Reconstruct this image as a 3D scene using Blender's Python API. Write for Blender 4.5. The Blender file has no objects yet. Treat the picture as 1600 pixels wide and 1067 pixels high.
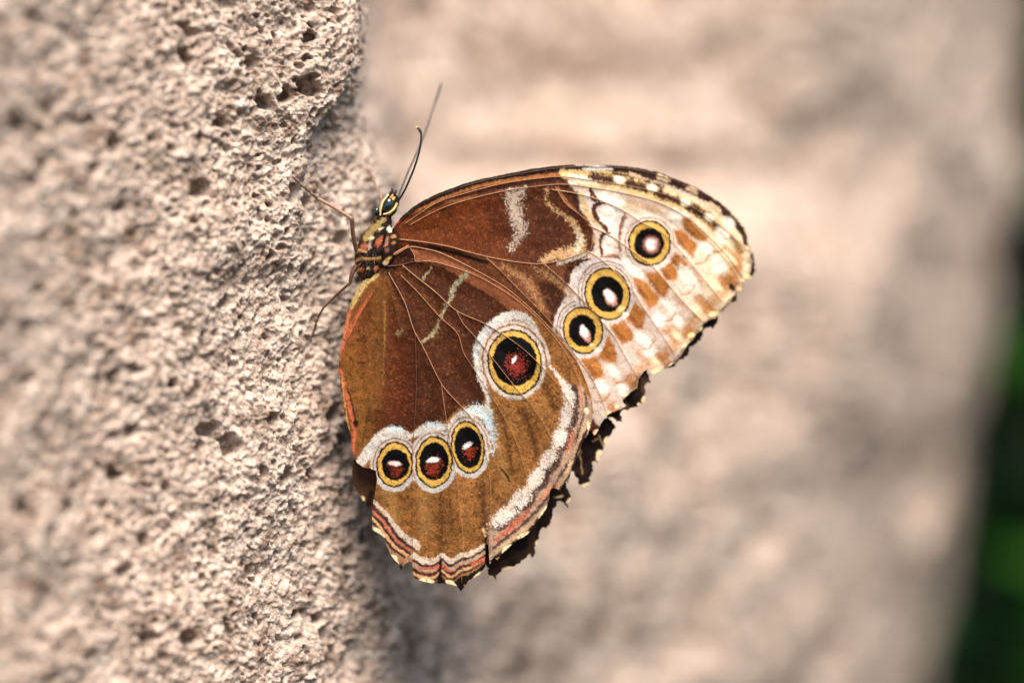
import bpy, bmesh, math, random
import numpy as np
from mathutils import Vector

# ------------------------------------------------------------------ camera, world, sun
scene = bpy.context.scene
col = scene.collection
D = 0.556                      # metres from the lens to the plane of the wings
MM = 0.001
SUN_AZ, SUN_EL = 16.0, 55.0    # degrees to the right of the viewing side / above the horizon

cam_d = bpy.data.cameras.new("camera")
cam = bpy.data.objects.new("camera", cam_d)
col.objects.link(cam)
cam.location = (0, -D, 0)
cam.rotation_euler = (math.radians(90), 0, 0)
cam_d.lens = 100
cam_d.sensor_width = 36
cam_d.clip_start = 0.01
cam_d.clip_end = 50
cam_d.dof.use_dof = True
cam_d.dof.focus_distance = D + 0.0006
cam_d.dof.aperture_fstop = 2.9
cam_d.dof.aperture_blades = 0
scene.camera = cam

world = bpy.data.worlds.new("World")
scene.world = world
world.use_nodes = True
wn = world.node_tree.nodes
bg = wn["Background"]
sky = wn.new("ShaderNodeTexSky")
sky.sky_type = 'NISHITA'
sky.sun_disc = False
sun_dir = Vector((math.sin(math.radians(SUN_AZ)) * math.cos(math.radians(SUN_EL)),
                  -math.cos(math.radians(SUN_AZ)) * math.cos(math.radians(SUN_EL)),
                  math.sin(math.radians(SUN_EL))))
sky.sun_elevation = math.radians(SUN_EL)
sky.sun_rotation = math.atan2(sun_dir.x, sun_dir.y)
world.node_tree.links.new(sky.outputs[0], bg.inputs[0])
bg.inputs[1].default_value = 0.10

sun_d = bpy.data.lights.new("sun", 'SUN')
sun_d.energy = 5.0
sun_d.angle = math.radians(42)
sun_d.color = (1.0, 0.92, 0.82)
sun = bpy.data.objects.new("sun", sun_d)
col.objects.link(sun)
sun.rotation_euler = sun_dir.to_track_quat('Z', 'Y').to_euler()

vs = scene.view_settings
vs.view_transform = 'Standard'
vs.look = 'None'
vs.exposure = 0.98
vs.gamma = 1
vs.use_curve_mapping = False

# ------------------------------------------------------------------ helpers
def tag(o, label=None, cat=None, group=None, kind=None):
    if label: o["label"] = label
    if cat: o["category"] = cat
    if group: o["group"] = group
    if kind: o["kind"] = kind
    return o

def PT(u, v, d):
    """plan coordinates (1/8 mm steps, origin top left) and depth in mm -> metres"""
    u = np.asarray(u, float); v = np.asarray(v, float); d = np.asarray(d, float)
    s = (D + d * MM) / D
    return np.stack([(u - 800) / 8000 * s, d * MM + 0 * u, (533.5 - v) / 8000 * s], -1)

def lin(c):
    c = np.asarray(c, float) / 255
    return np.where(c <= 0.04045, c / 12.92, ((c + 0.055) / 1.055) ** 2.4)

def hash3(ix, iy, iz, seed):
    h = (ix.astype(np.int64) * 374761393 + iy.astype(np.int64) * 668265263 +
         iz.astype(np.int64) * 2147483647 + seed * 1274126177) & 0xffffffff
    h = ((h ^ (h >> 13)) * 1274126177) & 0xffffffff
    h = ((h ^ (h >> 16)) * 2246822519) & 0xffffffff
    h = h ^ (h >> 15)
    return (h & 0xffffff) / float(0x1000000)

def vnoise(p, seed=0):
    """smooth value noise in [-1,1]; p is (N,3)"""
    i = np.floor(p).astype(np.int64); f = p - i
    f = f * f * f * (f * (f * 6 - 15) + 10)
    out = 0
    for dx in (0, 1):
        wx = f[:, 0] if dx else 1 - f[:, 0]
        for dy in (0, 1):
            wy = f[:, 1] if dy else 1 - f[:, 1]
            for dz in (0, 1):
                wz = f[:, 2] if dz else 1 - f[:, 2]
                out = out + wx * wy * wz * hash3(i[:, 0] + dx, i[:, 1] + dy, i[:, 2] + dz, seed)
    return out * 2 - 1

def fbm(p, seed=0, octv=4, gain=0.5):
    a, s, r = 1.0, 0.0, 0
    for o in range(octv):
        r = r + a * vnoise(p * (2.03 ** o) + 17.3 * o, seed + o)
        s += a; a *= gain
    return r / s

def worley(p, seed=0):
    """F1 distance and a random value of the nearest cell"""
    i = np.floor(p).astype(np.int64)
    best = np.full(len(p), 9.0); rnd = np.zeros(len(p))
    for dx in (-1, 0, 1):
        for dy in (-1, 0, 1):
            for dz in (-1, 0, 1):
                a, b, c = i[:, 0] + dx, i[:, 1] + dy, i[:, 2] + dz
                q = np.stack([a + hash3(a, b, c, seed), b + hash3(a, b, c, seed + 1),
                              c + hash3(a, b, c, seed + 2)], -1)
                dd = np.sqrt(((q - p) ** 2).sum(1))
                m = dd < best
                best = np.where(m, dd, best)
                rnd = np.where(m, hash3(a, b, c, seed + 3), rnd)
    return best, rnd

def n2(u, v, s, seed=0):
    return vnoise(np.stack([u / s, v / s, np.full_like(u, seed * 3.7 + .5)], -1), seed)

def smooth(x):
    x = np.clip(x, 0, 1)
    return x * x * (3 - 2 * x)

def catmull(pts, n):
    """resample control points (k,m) to n points with a Catmull-Rom curve (uniform in parameter)"""
    P = np.asarray(pts, float); k = len(P)
    t = np.linspace(0, k - 1, n) if np.isscalar(n) else np.asarray(n) * (k - 1)
    i = np.clip(np.floor(t).astype(int), 0, k - 2); f = (t - i)[:, None]
    p0 = P[np.maximum(i - 1, 0)]; p1 = P[i]; p2 = P[i + 1]; p3 = P[np.minimum(i + 2, k - 1)]
    return 0.5 * ((2 * p1) + (-p0 + p2) * f + (2 * p0 - 5 * p1 + 4 * p2 - p3) * f ** 2 +
                  (-p0 + 3 * p1 - 3 * p2 + p3) * f ** 3)

def seg_dist(u, v, pts, closed=False):
    """distance to a polyline, parameter 0..1 of the nearest point, nearest point"""
    P = np.asarray(pts, float)
    if closed: P = np.vstack([P, P[:1]])
    L = np.hypot(*(P[1:] - P[:-1]).T); acc = np.concatenate([[0], np.cumsum(L)]); tot = max(acc[-1], 1e-9)
    best = np.full(u.shape, 1e9); par = np.zeros(u.shape); nu = u.copy(); nv = v.copy()
    for k in range(len(P) - 1):
        a, b = P[k], P[k + 1]
        e = b - a; l2 = max(e @ e, 1e-12)
        t = np.clip(((u - a[0]) * e[0] + (v - a[1]) * e[1]) / l2, 0, 1)
        x = a[0] + t * e[0]; y = a[1] + t * e[1]
        d = np.hypot(u - x, v - y)
        m = d < best
        best = np.where(m, d, best); par = np.where(m, (acc[k] + t * L[k]) / tot, par)
        nu = np.where(m, x, nu); nv = np.where(m, y, nv)
    return best, par, nu, nv

def inside(u, v, poly):
    P = np.asarray(poly, float); r = np.zeros(u.shape, bool)
    for k in range(len(P)):
        (x1, y1), (x2, y2) = P[k - 1], P[k]
        if y1 == y2: continue
        c = ((y1 > v) != (y2 > v)) & (u < (x2 - x1) * (v - y1) / (y2 - y1) + x1)
        r ^= c
    return r

class Paint:
    """lays pattern colours on points of a surface; its own colours, plus shade painted beside a few veins"""
    def __init__(self, u, v, seed, wob=1.0):
        self.u0, self.v0 = u, v
        self.u = u + wob * n2(u, v, 5.0, seed) + 0.6 * wob * n2(u, v, 2.2, seed + 1)
        self.v = v + wob * n2(u, v, 5.0, seed + 2) + 0.6 * wob * n2(u, v, 2.2, seed + 3)
        rs = np.random.RandomState(seed)
        self.w = rs.rand(len(u)) * 2 - 1
        self.s = 0.45 * self.w + 0.85 * n2(u, v, 2.4, seed + 5)
        self.c = np.zeros((len(u), 3))
    def put(self, idx, a, color):
        a = a[:, None]
        self.c[idx] = self.c[idx] * (1 - a) + lin(color) * a
    def near(self, P, pad):
        P = np.asarray(P, float)
        return np.nonzero((self.u > P[:, 0].min() - pad) & (self.u < P[:, 0].max() + pad) &
                          (self.v > P[:, 1].min() - pad) & (self.v < P[:, 1].max() + pad))[0]
    def stroke(self, pts, w, color, soft=1.5, spk=0.0, a=1.0, curve=True):
        P = catmull(pts, 6 * (len(pts) - 1) + 1) if curve and len(pts) > 2 else np.asarray(pts, float)
        W = np.atleast_1d(np.asarray(w, float))
        i = self.near(P, W.max() + soft * 3 + 2)
        if not len(i): return
        d, t, _, _ = seg_dist(self.u[i], self.v[i], P)
        ww = np.interp(t, np.linspace(0, 1, len(W)), W) if len(W) > 1 else W[0]
        m = smooth((ww / 2 - d) / soft + 0.5 + spk * self.s[i])
        self.put(i, m * a, color)
    def poly(self, pts, color, soft=2.0, spk=0.0, a=1.0):
        P = np.asarray(pts, float)
        i = self.near(P, soft * 3 + 2)
        if not len(i): return
        d, _, _, _ = seg_dist(self.u[i], self.v[i], P, True)
        sd = np.where(inside(self.u[i], self.v[i], P), d, -d)
        self.put(i, smooth(sd / soft + 0.5 + spk * self.s[i]) * a, color)
    def ell(self, c, rx, ry, rot, color, soft=1.5, spk=0.0, a=1.0):
        r = max(rx, ry)
        i = self.near([c], r + soft * 3 + 2)
        if not len(i): return
        f = ell_r(self.u[i], self.v[i], c, rx, ry, rot)
        self.put(i, smooth((1 - f) * min(rx, ry) / soft + 0.5 + spk * self.s[i]) * a, color)

def ell_r(u, v, c, rx, ry, rot):
    co, si = math.cos(math.radians(rot)), math.sin(math.radians(rot))
    x = u - c[0]; y = v - c[1]
    return np.hypot((x * co + y * si) / rx, (-x * si + y * co) / ry)

def mesh_obj(name, verts, faces, mat, parent=None, colors=None, smooth_sh=True):
    me = bpy.data.meshes.new(name)
    verts = np.asarray(verts, np.float32); faces = np.asarray(faces, np.int32)
    k = faces.shape[1]
    me.vertices.add(len(verts)); me.vertices.foreach_set("co", verts.ravel())
    me.loops.add(faces.size); me.loops.foreach_set("vertex_index", faces.ravel())
    me.polygons.add(len(faces))
    me.polygons.foreach_set("loop_start", np.arange(0, faces.size, k, dtype=np.int32))
    me.polygons.foreach_set("loop_total", np.full(len(faces), k, np.int32))
    if smooth_sh: me.polygons.foreach_set("use_smooth", np.ones(len(faces), bool))
    if colors is not None:
        at = me.color_attributes.new("pigment", 'FLOAT_COLOR', 'POINT')
        at.data.foreach_set("color", np.hstack([colors, np.ones((len(colors), 1))]).astype(np.float32).ravel())
    me.update(calc_edges=True); me.validate()
    me.materials.append(mat)
    o = bpy.data.objects.new(name, me)
    col.objects.link(o)
    o.parent = parent
    return o

def tube(path, rad, sides=8, flat=1.0):
    """verts, quads of a tapered tube through path (k,3), radii (k,), closed by collapsing the ends"""
    P = np.asarray(path, float); R = np.asarray(rad, float)
    P = np.vstack([P[:1], P, P[-1:]]); R = np.concatenate([[R[0] * .02], R, [R[-1] * .02]])
    T = np.gradient(P, axis=0); T /= np.linalg.norm(T, axis=1)[:, None] + 1e-12
    A = np.cross(T, np.array([0, 1.0, 0.03])); A /= np.linalg.norm(A, axis=1)[:, None] + 1e-12
    B = np.cross(T, A)
    an = np.linspace(0, 2 * np.pi, sides, endpoint=False)
    V = P[:, None] + R[:, None, None] * (A[:, None] * np.cos(an)[None, :, None] + flat * B[:, None] * np.sin(an)[None, :, None])
    n = len(P); F = []
    for i in range(n - 1):
        for j in range(sides):
            j2 = (j + 1) % sides
            F.append((i * sides + j, i * sides + j2, (i + 1) * sides + j2, (i + 1) * sides + j))
    return V.reshape(-1, 3), np.array(F)

# ------------------------------------------------------------------ materials
def node_mat(name):
    m = bpy.data.materials.new(name); m.use_nodes = True
    nt = m.node_tree; return m, nt, nt.nodes, nt.links, nt.nodes["Principled BSDF"]

def ramp(nd, stops, interp='LINEAR'):
    r = nd.new("ShaderNodeValToRGB"); e = r.color_ramp
    e.interpolation = interp
    while len(e.elements) < len(stops): e.elements.new(0.5)
    for el, (p, c) in zip(e.elements, stops):
        el.position = p; el.color = (*c, 1)
    return r

def noise_node(nd, lk, co, scale, detail=3, rough=.55):
    n = nd.new("ShaderNodeTexNoise"); n.inputs["Scale"].default_value = scale
    n.inputs["Detail"].default_value = detail; n.inputs["Roughness"].default_value = rough
    lk.new(co.outputs["Object"], n.inputs["Vector"]); return n

def mix(nd, lk, a, b, fac, mode='MIX'):
    m = nd.new("ShaderNodeMix"); m.data_type = 'RGBA'; m.blend_type = mode
    for s, x in ((m.inputs[6], a), (m.inputs[7], b), (m.inputs[0], fac)):
        if hasattr(x, "links"): lk.new(x, s)
        elif isinstance(x, tuple): s.default_value = (*x, 1)
        else: s.default_value = x
    return m.outputs[2]

def stone_material():
    m, nt, nd, lk, b = node_mat("rough_stone")
    co = nd.new("ShaderNodeTexCoord")
    big = noise_node(nd, lk, co, 28, 4, .6)
    med = noise_node(nd, lk, co, 170, 4, .6)
    vor = nd.new("ShaderNodeTexVoronoi"); vor.inputs["Scale"].default_value = 1150
    lk.new(co.outputs["Object"], vor.inputs["Vector"])
    vsep = nd.new("ShaderNodeSeparateColor"); lk.new(vor.outputs["Color"], vsep.inputs[0])
    base = ramp(nd, [(.25, (.34, .265, .215)), (.5, (.52, .43, .36)), (.75, (.66, .57, .49))])
    lk.new(med.outputs["Fac"], base.inputs[0])
    tint = ramp(nd, [(.35, (.43, .40, .37)), (.65, (.58, .46, .375))])
    lk.new(big.outputs["Fac"], tint.inputs[0])
    c1 = mix(nd, lk, base.outputs[0], tint.outputs[0], .45)
    grain = ramp(nd, [(.0, (.16, .11, .085)), (.10, (.30, .22, .17)), (.3, (.46, .38, .32)),
                      (.55, (.58, .49, .42)), (.8, (.52, .36, .29)), (.93, (.72, .66, .60))], 'CONSTANT')
    lk.new(vsep.outputs[0], grain.inputs[0])
    c2 = mix(nd, lk, c1, grain.outputs[0], .5)
    spot = noise_node(nd, lk, co, 170, 5, .7)
    sr = ramp(nd, [(.35, (.36, .28, .22)), (.46, (.97, .95, .94)), (.58, (1.1, 1.1, 1.1)), (.75, (1.25, 1.2, 1.16))])
    lk.new(spot.outputs["Fac"], sr.inputs[0])
    c3 = mix(nd, lk, c2, sr.outputs[0], .85, 'MULTIPLY')
    c3 = mix(nd, lk, c3, (1.07, 1.01, .965), 1.0, 'MULTIPLY')
    lk.new(c3, b.inputs["Base Color"])
    b.inputs["Roughness"].default_value = .92
    b.inputs["Specular IOR Level"].default_value = .2
    f = noise_node(nd, lk, co, 2600, 4, .7)
    f2 = noise_node(nd, lk, co, 900, 3, .6)
    add = nd.new("ShaderNodeMath"); add.operation = 'ADD'
    lk.new(f.outputs["Fac"], add.inputs[0]); lk.new(f2.outputs["Fac"], add.inputs[1])
    bp = nd.new("ShaderNodeBump"); bp.inputs["Strength"].default_value = .9
    bp.inputs["Distance"].default_value = .0007
    lk.new(add.outputs[0], bp.inputs["Height"]); lk.new(bp.outputs[0], b.inputs["Normal"])
    return m

def wing_material(name, trans=.18, scale_bump=.5, rough=.62):
    m, nt, nd, lk, b = node_mat(name)
    co = nd.new("ShaderNodeTexCoord")
    at = nd.new("ShaderNodeAttribute"); at.attribute_name = "pigment"
    n1 = noise_node(nd, lk, co, 5200, 2, .6)
    r1 = ramp(nd, [(.3, (.5, .5, .5)), (.5, (1, 1, 1)), (.7, (1.4, 1.36, 1.3))])
    lk.new(n1.outputs["Fac"], r1.inputs[0])
    c = mix(nd, lk, at.outputs["Color"], r1.outputs[0], .8, 'MULTIPLY')
    lk.new(c, b.inputs["Base Color"])
    b.inputs["Roughness"].default_value = rough
    b.inputs["Specular IOR Level"].default_value = .06
    bp = nd.new("ShaderNodeBump"); bp.inputs["Strength"].default_value = scale_bump
    bp.inputs["Distance"].default_value = .00012
    lk.new(n1.outputs["Fac"], bp.inputs["Height"]); lk.new(bp.outputs[0], b.inputs["Normal"])
    tr = nd.new("ShaderNodeBsdfTranslucent"); lk.new(c, tr.inputs[0])
    ms = nd.new("ShaderNodeMixShader"); ms.inputs[0].default_value = trans
    lk.new(b.outputs[0], ms.inputs[1]); lk.new(tr.outputs[0], ms.inputs[2])
    lk.new(ms.outputs[0], nd["Material Output"].inputs[0])
    return m

def plain(name, c, rough=.6, spec=.3, var=.35, scale=3000):
    m, nt, nd, lk, b = node_mat(name)
    co = nd.new("ShaderNodeTexCoord"); n = noise_node(nd, lk, co, scale, 3)
    l = lin(c)
    r = ramp(nd, [(.3, tuple(l * (1 - var))), (.7, tuple(np.minimum(l * (1 + var), 1)))])
    lk.new(n.outputs["Fac"], r.inputs[0]); lk.new(r.outputs[0], b.inputs["Base Color"])
    b.inputs["Roughness"].default_value = rough; b.inputs["Specular IOR Level"].default_value = spec
    return m

M_STONE = stone_material()
M_WING = wing_material("wing_scales")
M_FAR = wing_material("wing_scales_upper_side", .03, .4, .5)
M_BODY = wing_material("body_scales", .0, .8, .7)
M_VEIN = plain("vein_tan", (150, 104, 70), .45, .4)
M_VEIN_PALE = plain("vein_pale", (196, 152, 110), .5, .3)
M_VEIN_DARK = plain("vein_dark", (92, 50, 30), .45, .4)
M_EYE = plain("compound_eye", (22, 34, 38), .18, .6, .3, 6000)
M_BLACK = plain("antenna_black", (26, 20, 18), .4, .4)
M_CREAM = plain("cream_scales", (214, 182, 126), .7, .2, .25)
M_HAIR = plain("body_hair", (62, 44, 32), .6, .3)
M_HAIR_TAN = plain("body_hair_tan", (176, 128, 76), .6, .3)

# ------------------------------------------------------------------ stone wall (one weathered face that turns a corner and runs back)
# rows of (u, depth mm); the corner carries the butterfly, the rest runs back out of focus
ROWS = [
 (-420, [(-600, -108), (-100, -57), (160, -29), (330, -12), (440, -2), (515, 3), (545, 12), (550, 34), (560, 80), (640, 108), (820, 112), (1050, 118), (1300, 128), (1500, 140), (1600, 162), (1640, 210), (1640, 300)]),
 (-60,  [(-600, -108), (-100, -57), (160, -29), (330, -12), (440, -2), (520, 3), (548, 12), (552, 34), (560, 80), (640, 108), (820, 112), (1050, 118), (1300, 128), (1500, 140), (1590, 162), (1620, 210), (1620, 300)]),
 (70,   [(-600, -108), (-100, -57), (150, -29), (330, -12), (445, -2), (530, 3), (562, 10), (564, 34), (566, 80), (640, 104), (820, 110), (1050, 118), (1300, 128), (1500, 140), (1586, 162), (1612, 210), (1612, 300)]),
 (150,  [(-600, -108), (-100, -57), (150, -29), (330, -12), (440, -2), (515, 2), (545, 9), (560, 24), (570, 70), (650, 102), (820, 110), (1050, 118), (1300, 128), (1490, 140), (1582, 162), (1608, 210), (1608, 300)]),
 (215,  [(-600, -108), (-100, -57), (140, -29), (320, -12), (420, -2), (478, 2), (505, 12), (560, 23), (582, 44), (640, 92), (820, 106), (1050, 116), (1300, 128), (1490, 140), (1578, 162), (1604, 210), (1604, 300)]),
 (285,  [(-600, -108), (-100, -57), (140, -29), (310, -12), (400, -3), (456, 1), (485, 10), (560, 20), (604, 34), (660, 84), (820, 104), (1050, 116), (1300, 128), (1480, 140), (1574, 162), (1600, 210), (1600, 300)]),
 (400,  [(-600, -108), (-100, -57), (130, -29), (300, -13), (390, -3), (445, 2), (490, 9), (570, 21), (620, 38), (690, 76), (830, 98), (1050, 114), (1290, 128), (1470, 140), (1566, 162), (1592, 210), (1592, 300)]),
 (550,  [(-600, -108), (-100, -57), (130, -29), (300, -13), (390, -3), (440, 2), (480, 9), (560, 22), (630, 40), (710, 70), (840, 92), (1050, 110), (1280, 126), (1450, 140), (1550, 162), (1578, 210), (1578, 300)]),
 (700,  [(-600, -108), (-100, -57), (130, -29), (300, -13), (390, -4), (435, 1), (478, 8), (545, 20), (620, 38), (710, 64), (840, 88), (1040, 108), (1260, 126), (1420, 140), (1520, 162), (1550, 210), (1550, 300)]),
 (860,  [(-600, -108), (-100, -57), (130, -29), (300, -13), (385, -4), (432, 1), (480, 8), (545, 20), (620, 36), (710, 60), (840, 86), (1030, 106), (1240, 126), (1390, 140), (1492, 162), (1524, 210), (1524, 300)]),
 (1010, [(-600, -108), (-100, -57), (130, -29), (300, -13), (380, -4), (425, 1), (470, 8), (540, 21), (620, 37), (710, 60), (840, 86), (1020, 106), (1220, 126), (1360, 140), (1462, 162), (1494, 210), (1494, 300)]),
 (1160, [(-600, -108), (-100, -57), (130, -29), (300, -13), (375, -4), (420, 1), (466, 8), (535, 21), (620, 38), (710, 60), (840, 86), (1010, 106), (1200, 126), (1340, 140), (1440, 162), (1472, 210), (1472, 300)]),
 (1500, [(-600, -108), (-100, -57), (130, -29), (300, -13), (375, -4), (420, 1), (466, 8), (535, 21), (620, 38), (710, 60), (840, 86), (1010, 106), (1200, 126), (1340, 140), (1440, 162), (1472, 210), (1472, 300)]),
]
def build_wall():
    rv = np.array([r[0] for r in ROWS], float)
    ctrl = np.array([r[1] for r in ROWS], float)          # rows, k, 2
    ctrl[:6, 9:, 1] += 26; ctrl[:6, 10:, 1] += 14
    for k_, a_ in ((9, -6), (10, 2), (11, 16)): ctrl[6:, k_, 1] += a_
    ctrl[6:, 12:, 1] += 34
    ctrl[:, 13:, 0] -= 30
    ctrl[6:, 13:, 0] -= 22
    ctrl[:, 12, 1] += 8; ctrl[:, 13, 1] += 32; ctrl[:, 14:, 1] += 60
    ctrl[4:, 6:9, 1] *= .8
    k = ctrl.shape[1]
    # column parameter density: dense on the corner, coarse far away
    dens = [(0, 1, 60), (1, 2, 90), (2, 3, 90), (3, 4, 80), (4, 5, 52), (5, 6, 34), (6, 7, 44), (7, 8, 40), (8, 9, 34),
            (9, 10, 24), (10, 11, 24), (11, 12, 24), (12, 13, 24), (13, 14, 22), (14, 15, 14), (15, 16, 10)]
    t = np.concatenate([np.linspace(a, b, n, endpoint=False) for a, b, n in dens] + [[k - 1]]) / (k - 1)
    prof = np.stack([catmull(c, t) for c in ctrl])          # rows, nt, 2
    vv = np.concatenate([np.linspace(-420, -70, 50, endpoint=False), np.linspace(-70, 1140, 690), np.linspace(1145, 1500, 50)])
    # interpolate rows with a smooth spline in v
    pos = np.interp(vv, rv, np.arange(len(rv))) / (len(rv) - 1)
    flat = catmull(prof.reshape(len(rv), -1), pos).reshape(len(vv), len(t), 2)
    U = flat[:, :, 0]; Dp = flat[:, :, 1]; V = np.repeat(vv[:, None], len(t), 1)
    P = PT(U, V, Dp)
    du = np.gradient(P, axis=1); dv = np.gradient(P, axis=0)
    N = np.cross(dv, du); N /= np.linalg.norm(N, axis=2)[:, :, None] + 1e-12
    if N[300, 100, 1] > 0: N = -N
    q = P.reshape(-1, 3) * 1000.0                            # millimetres
    far = smooth((Dp.ravel() - 45) / 40)
    h = 2.2 * fbm(q / 24, 11, 3) + 1.7 * fbm(q / 9, 21, 4)
    qw = q + 1.3 * np.stack([fbm(q / 2.6, 31, 2), fbm(q / 2.6, 32, 2), fbm(q / 2.6, 33, 2)], -1)
    rg = 1 - np.abs(fbm(q / 3.4, 37, 3)) * 2.2                  # broken, craggy relief
    h += 0.65 * np.clip(rg, -1, 1) * (.55 + .45 * vnoise(q / 11, 38))
    f1, r1 = worley(qw / 2.7, 41)
    h += (0.62 - f1) * 0.9 * np.clip(r1 * 1.6 - .3, 0, 1.2) + .55 * (r1 - .5)
    qw2 = q + 0.45 * np.stack([vnoise(q / .9, 34), vnoise(q / .9, 35), vnoise(q / .9, 36)], -1)
    f2, r2 = worley(qw2 / 1.0, 51)
    h += (0.6 - f2) * 0.4 * np.clip(1.5 * r2 - .1, 0, 1.4) + .42 * (r2 - .5) * (1 - .6 * far)
    f6, r6 = worley(qw2 / .52, 55)
    h += .22 * (r6 - .5) * (1 - far)
    h += 0.46 * fbm(q / 0.95, 61, 2) + (1 - far) * .12 * vnoise(q / .42, 63)
    # pores: scattered holes of different size
    f3, r3 = worley(qw / 5.6, 71)
    rad = np.where(r3 > .28, .10 + .30 * ((r3 - .28) / .72) ** 1.4, 0.0)
    h -= 4.2 * smooth((rad - f3) / .14 + .3) * (rad > 0) * (1 - far)
    f4, r4 = worley(qw / 2.1, 81)
    rad = np.where(r4 > .6, .20 + .26 * (r4 - .6) / .4, 0.0)
    h -= 1.5 * smooth((rad - f4) / .18 + .3) * (rad > 0)
    # wide hollows on the part that runs back
    qf = q + 9 * np.stack([vnoise(q / 17, 96), vnoise(q / 17, 97), vnoise(q / 17, 98)], -1)
    f5, r5 = worley(qf / 34.0, 91)
    rad5 = np.where(r5 > .35, .06 + .26 * r5 * r5, 0)
    h -= far * 9 * smooth((rad5 - f5) / .26 + .3) * (rad5 > 0)
    h += far * 7.0 * fbm(q / 46, 95, 3)
    Pd = P.reshape(-1, 3) + N.reshape(-1, 3) * (h * MM)[:, None]
    nr, nc = U.shape
    idx = np.arange(nr * nc).reshape(nr, nc)
    F = np.stack([idx[:-1, :-1], idx[1:, :-1], idx[1:, 1:], idx[:-1, 1:]], -1).reshape(-1, 4)
    o = mesh_obj("stone_wall", Pd, F, M_STONE)
    tag(o, "rough pale pitted stone wall turning a corner behind the butterfly", None, None, "structure")
    return Pd
WALL = build_wall()
_s = (D + WALL[:, 1]) / D
WALL_U = WALL[:, 0] / _s * 8000 + 800
WALL_V = 533.5 - WALL[:, 2] / _s * 8000
WALL_D = WALL[:, 1] / MM
def wall_depth(u, v, r=5):
    m = (np.abs(WALL_U - u) < r) & (np.abs(WALL_V - v) < r)
    return float(WALL_D[m].min()) if m.any() else 0.0

# ------------------------------------------------------------------ butterfly
root = bpy.data.objects.new("butterfly", None)
col.objects.link(root)
root.empty_display_size = 0.01
tag(root, "brown butterfly with yellow ringed eyespots and closed wings clinging to pale stone", "butterfly")
root.location = PT(582, 400, 3)
ROOT = np.array(root.location)

def child(name, verts, faces, mat, parent, colors=None, at=None):
    """mesh part whose origin sits at 'at' (world); parents carry only translations"""
    w = np.array(at if at is not None else np.asarray(verts).mean(0))
    o = mesh_obj(name, np.asarray(verts) - w, faces, mat, parent, colors)
    pw = np.zeros(3); p = parent
    while p is not None:
        pw = pw + np.array(p.location); p = p.parent
    o.location = w - pw
    return o

def wing_plane(u, v):
    r = np.maximum(u - 720, 0); l = np.maximum(720 - u, 0)
    return 0.016 * r + 0.000008 * r * r + 0.010 * l + 0.003 * np.maximum(v - 640, 0) + .004 * np.maximum(420 - v, 0)

def wing_grid(outline, step, jit=0.0, seed=0):
    P = np.asarray(outline, float)
    u0, v0 = P.min(0) - 2 * step; u1, v1 = P.max(0) + 2 * step
    gu = np.arange(u0, u1, step); gv = np.arange(v0, v1, step)
    U, V = np.meshgrid(gu, gv)
    u = U.ravel(); v = V.ravel()
    uu = u + jit * n2(u, v, 3.0, seed); ww = v + jit * n2(u, v, 3.0, seed + 1)
    ins = inside(uu, ww, P)
    nr, nc = U.shape
    idx = np.arange(nr * nc).reshape(nr, nc)
    F = np.stack([idx[:-1, :-1], idx[1:, :-1], idx[1:, 1:], idx[:-1, 1:]], -1).reshape(-1, 4)
    F = F[ins[F].any(1)]
    used = np.unique(F)
    out = used[~ins[used]]
    _, _, nu, nv = seg_dist(uu[out], ww[out], P, True)      # pull outer corners onto the outline
    u[out] += nu - uu[out]; v[out] += nv - ww[out]
    remap = np.full(nr * nc, -1); remap[used] = np.arange(len(used))
    return u[used], v[used], remap[F]

def eyespot_halo(p, c, rx, ry, rot, halo):
    keep = p.c.copy()
    for (g, colr, w) in halo:
        p.ell(c, rx + g, ry + g, rot, colr, w, .35)
    # the outer lines close only round the side towards the wing base
    lo = smooth(((p.u - c[0]) * .35 + (p.v - c[1]) - .15 * ry) / 22)[:, None]
    f = ell_r(p.u, p.v, c, rx + 8.5, ry + 8.5, rot)
    o_ = smooth((f - 1) * 14 + .5)[:, None] * lo
    p.c = p.c * (1 - o_) + keep * o_
    i = p.near([c], max(rx, ry) + 12)
    p.put(i, lo[i, 0] * smooth((1 - f[i]) * 14 + .5 + .4 * p.s[i]), halo[0][1])

def eyespot(p, c, R, B, rot, red, white, halo, seed, phase):
    """rings of one eyespot: R outer radii of the yellow ring, B radii of the black disc (centre, rx, ry)"""
    (rx, ry) = R; (bc, bx, by) = B
    if phase == 0: eyespot_halo(p, c, rx, ry, rot, halo); return
    rx, ry, bx, by = rx - 1.0, ry - 1.0, bx + 1.3, by + 1.3
    p.ell(c, rx + 2.8, ry + 2.8, rot, (24, 15, 12), 1.3, .35)
    p.ell(c, rx, ry, rot, (206, 158, 72), 1.3, .45)
    p.ell(c, rx - 1.5, ry - 1.5, rot, (212, 166, 80), 2.5, .4)
    p.ell(bc, bx, by, rot, (9, 6, 6), 1.5, .5)
    if red:
        rc, rr, colr = red
        i = p.near([rc], rr * 1.6)
        f = ell_r(p.u[i], p.v[i], rc, rr, rr * 1.1, 0)
        m = (p.s[i] * .75 + .15 > f * 1.15 - .55) & (p.w[i] > f * 1.3 - 1.05)
        p.put(i, m * .85, colr)
    for (wc, wx, wy, wr, colr, sf) in white:
        p.ell(wc, wx, wy, wr, colr, sf, .25)

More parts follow.
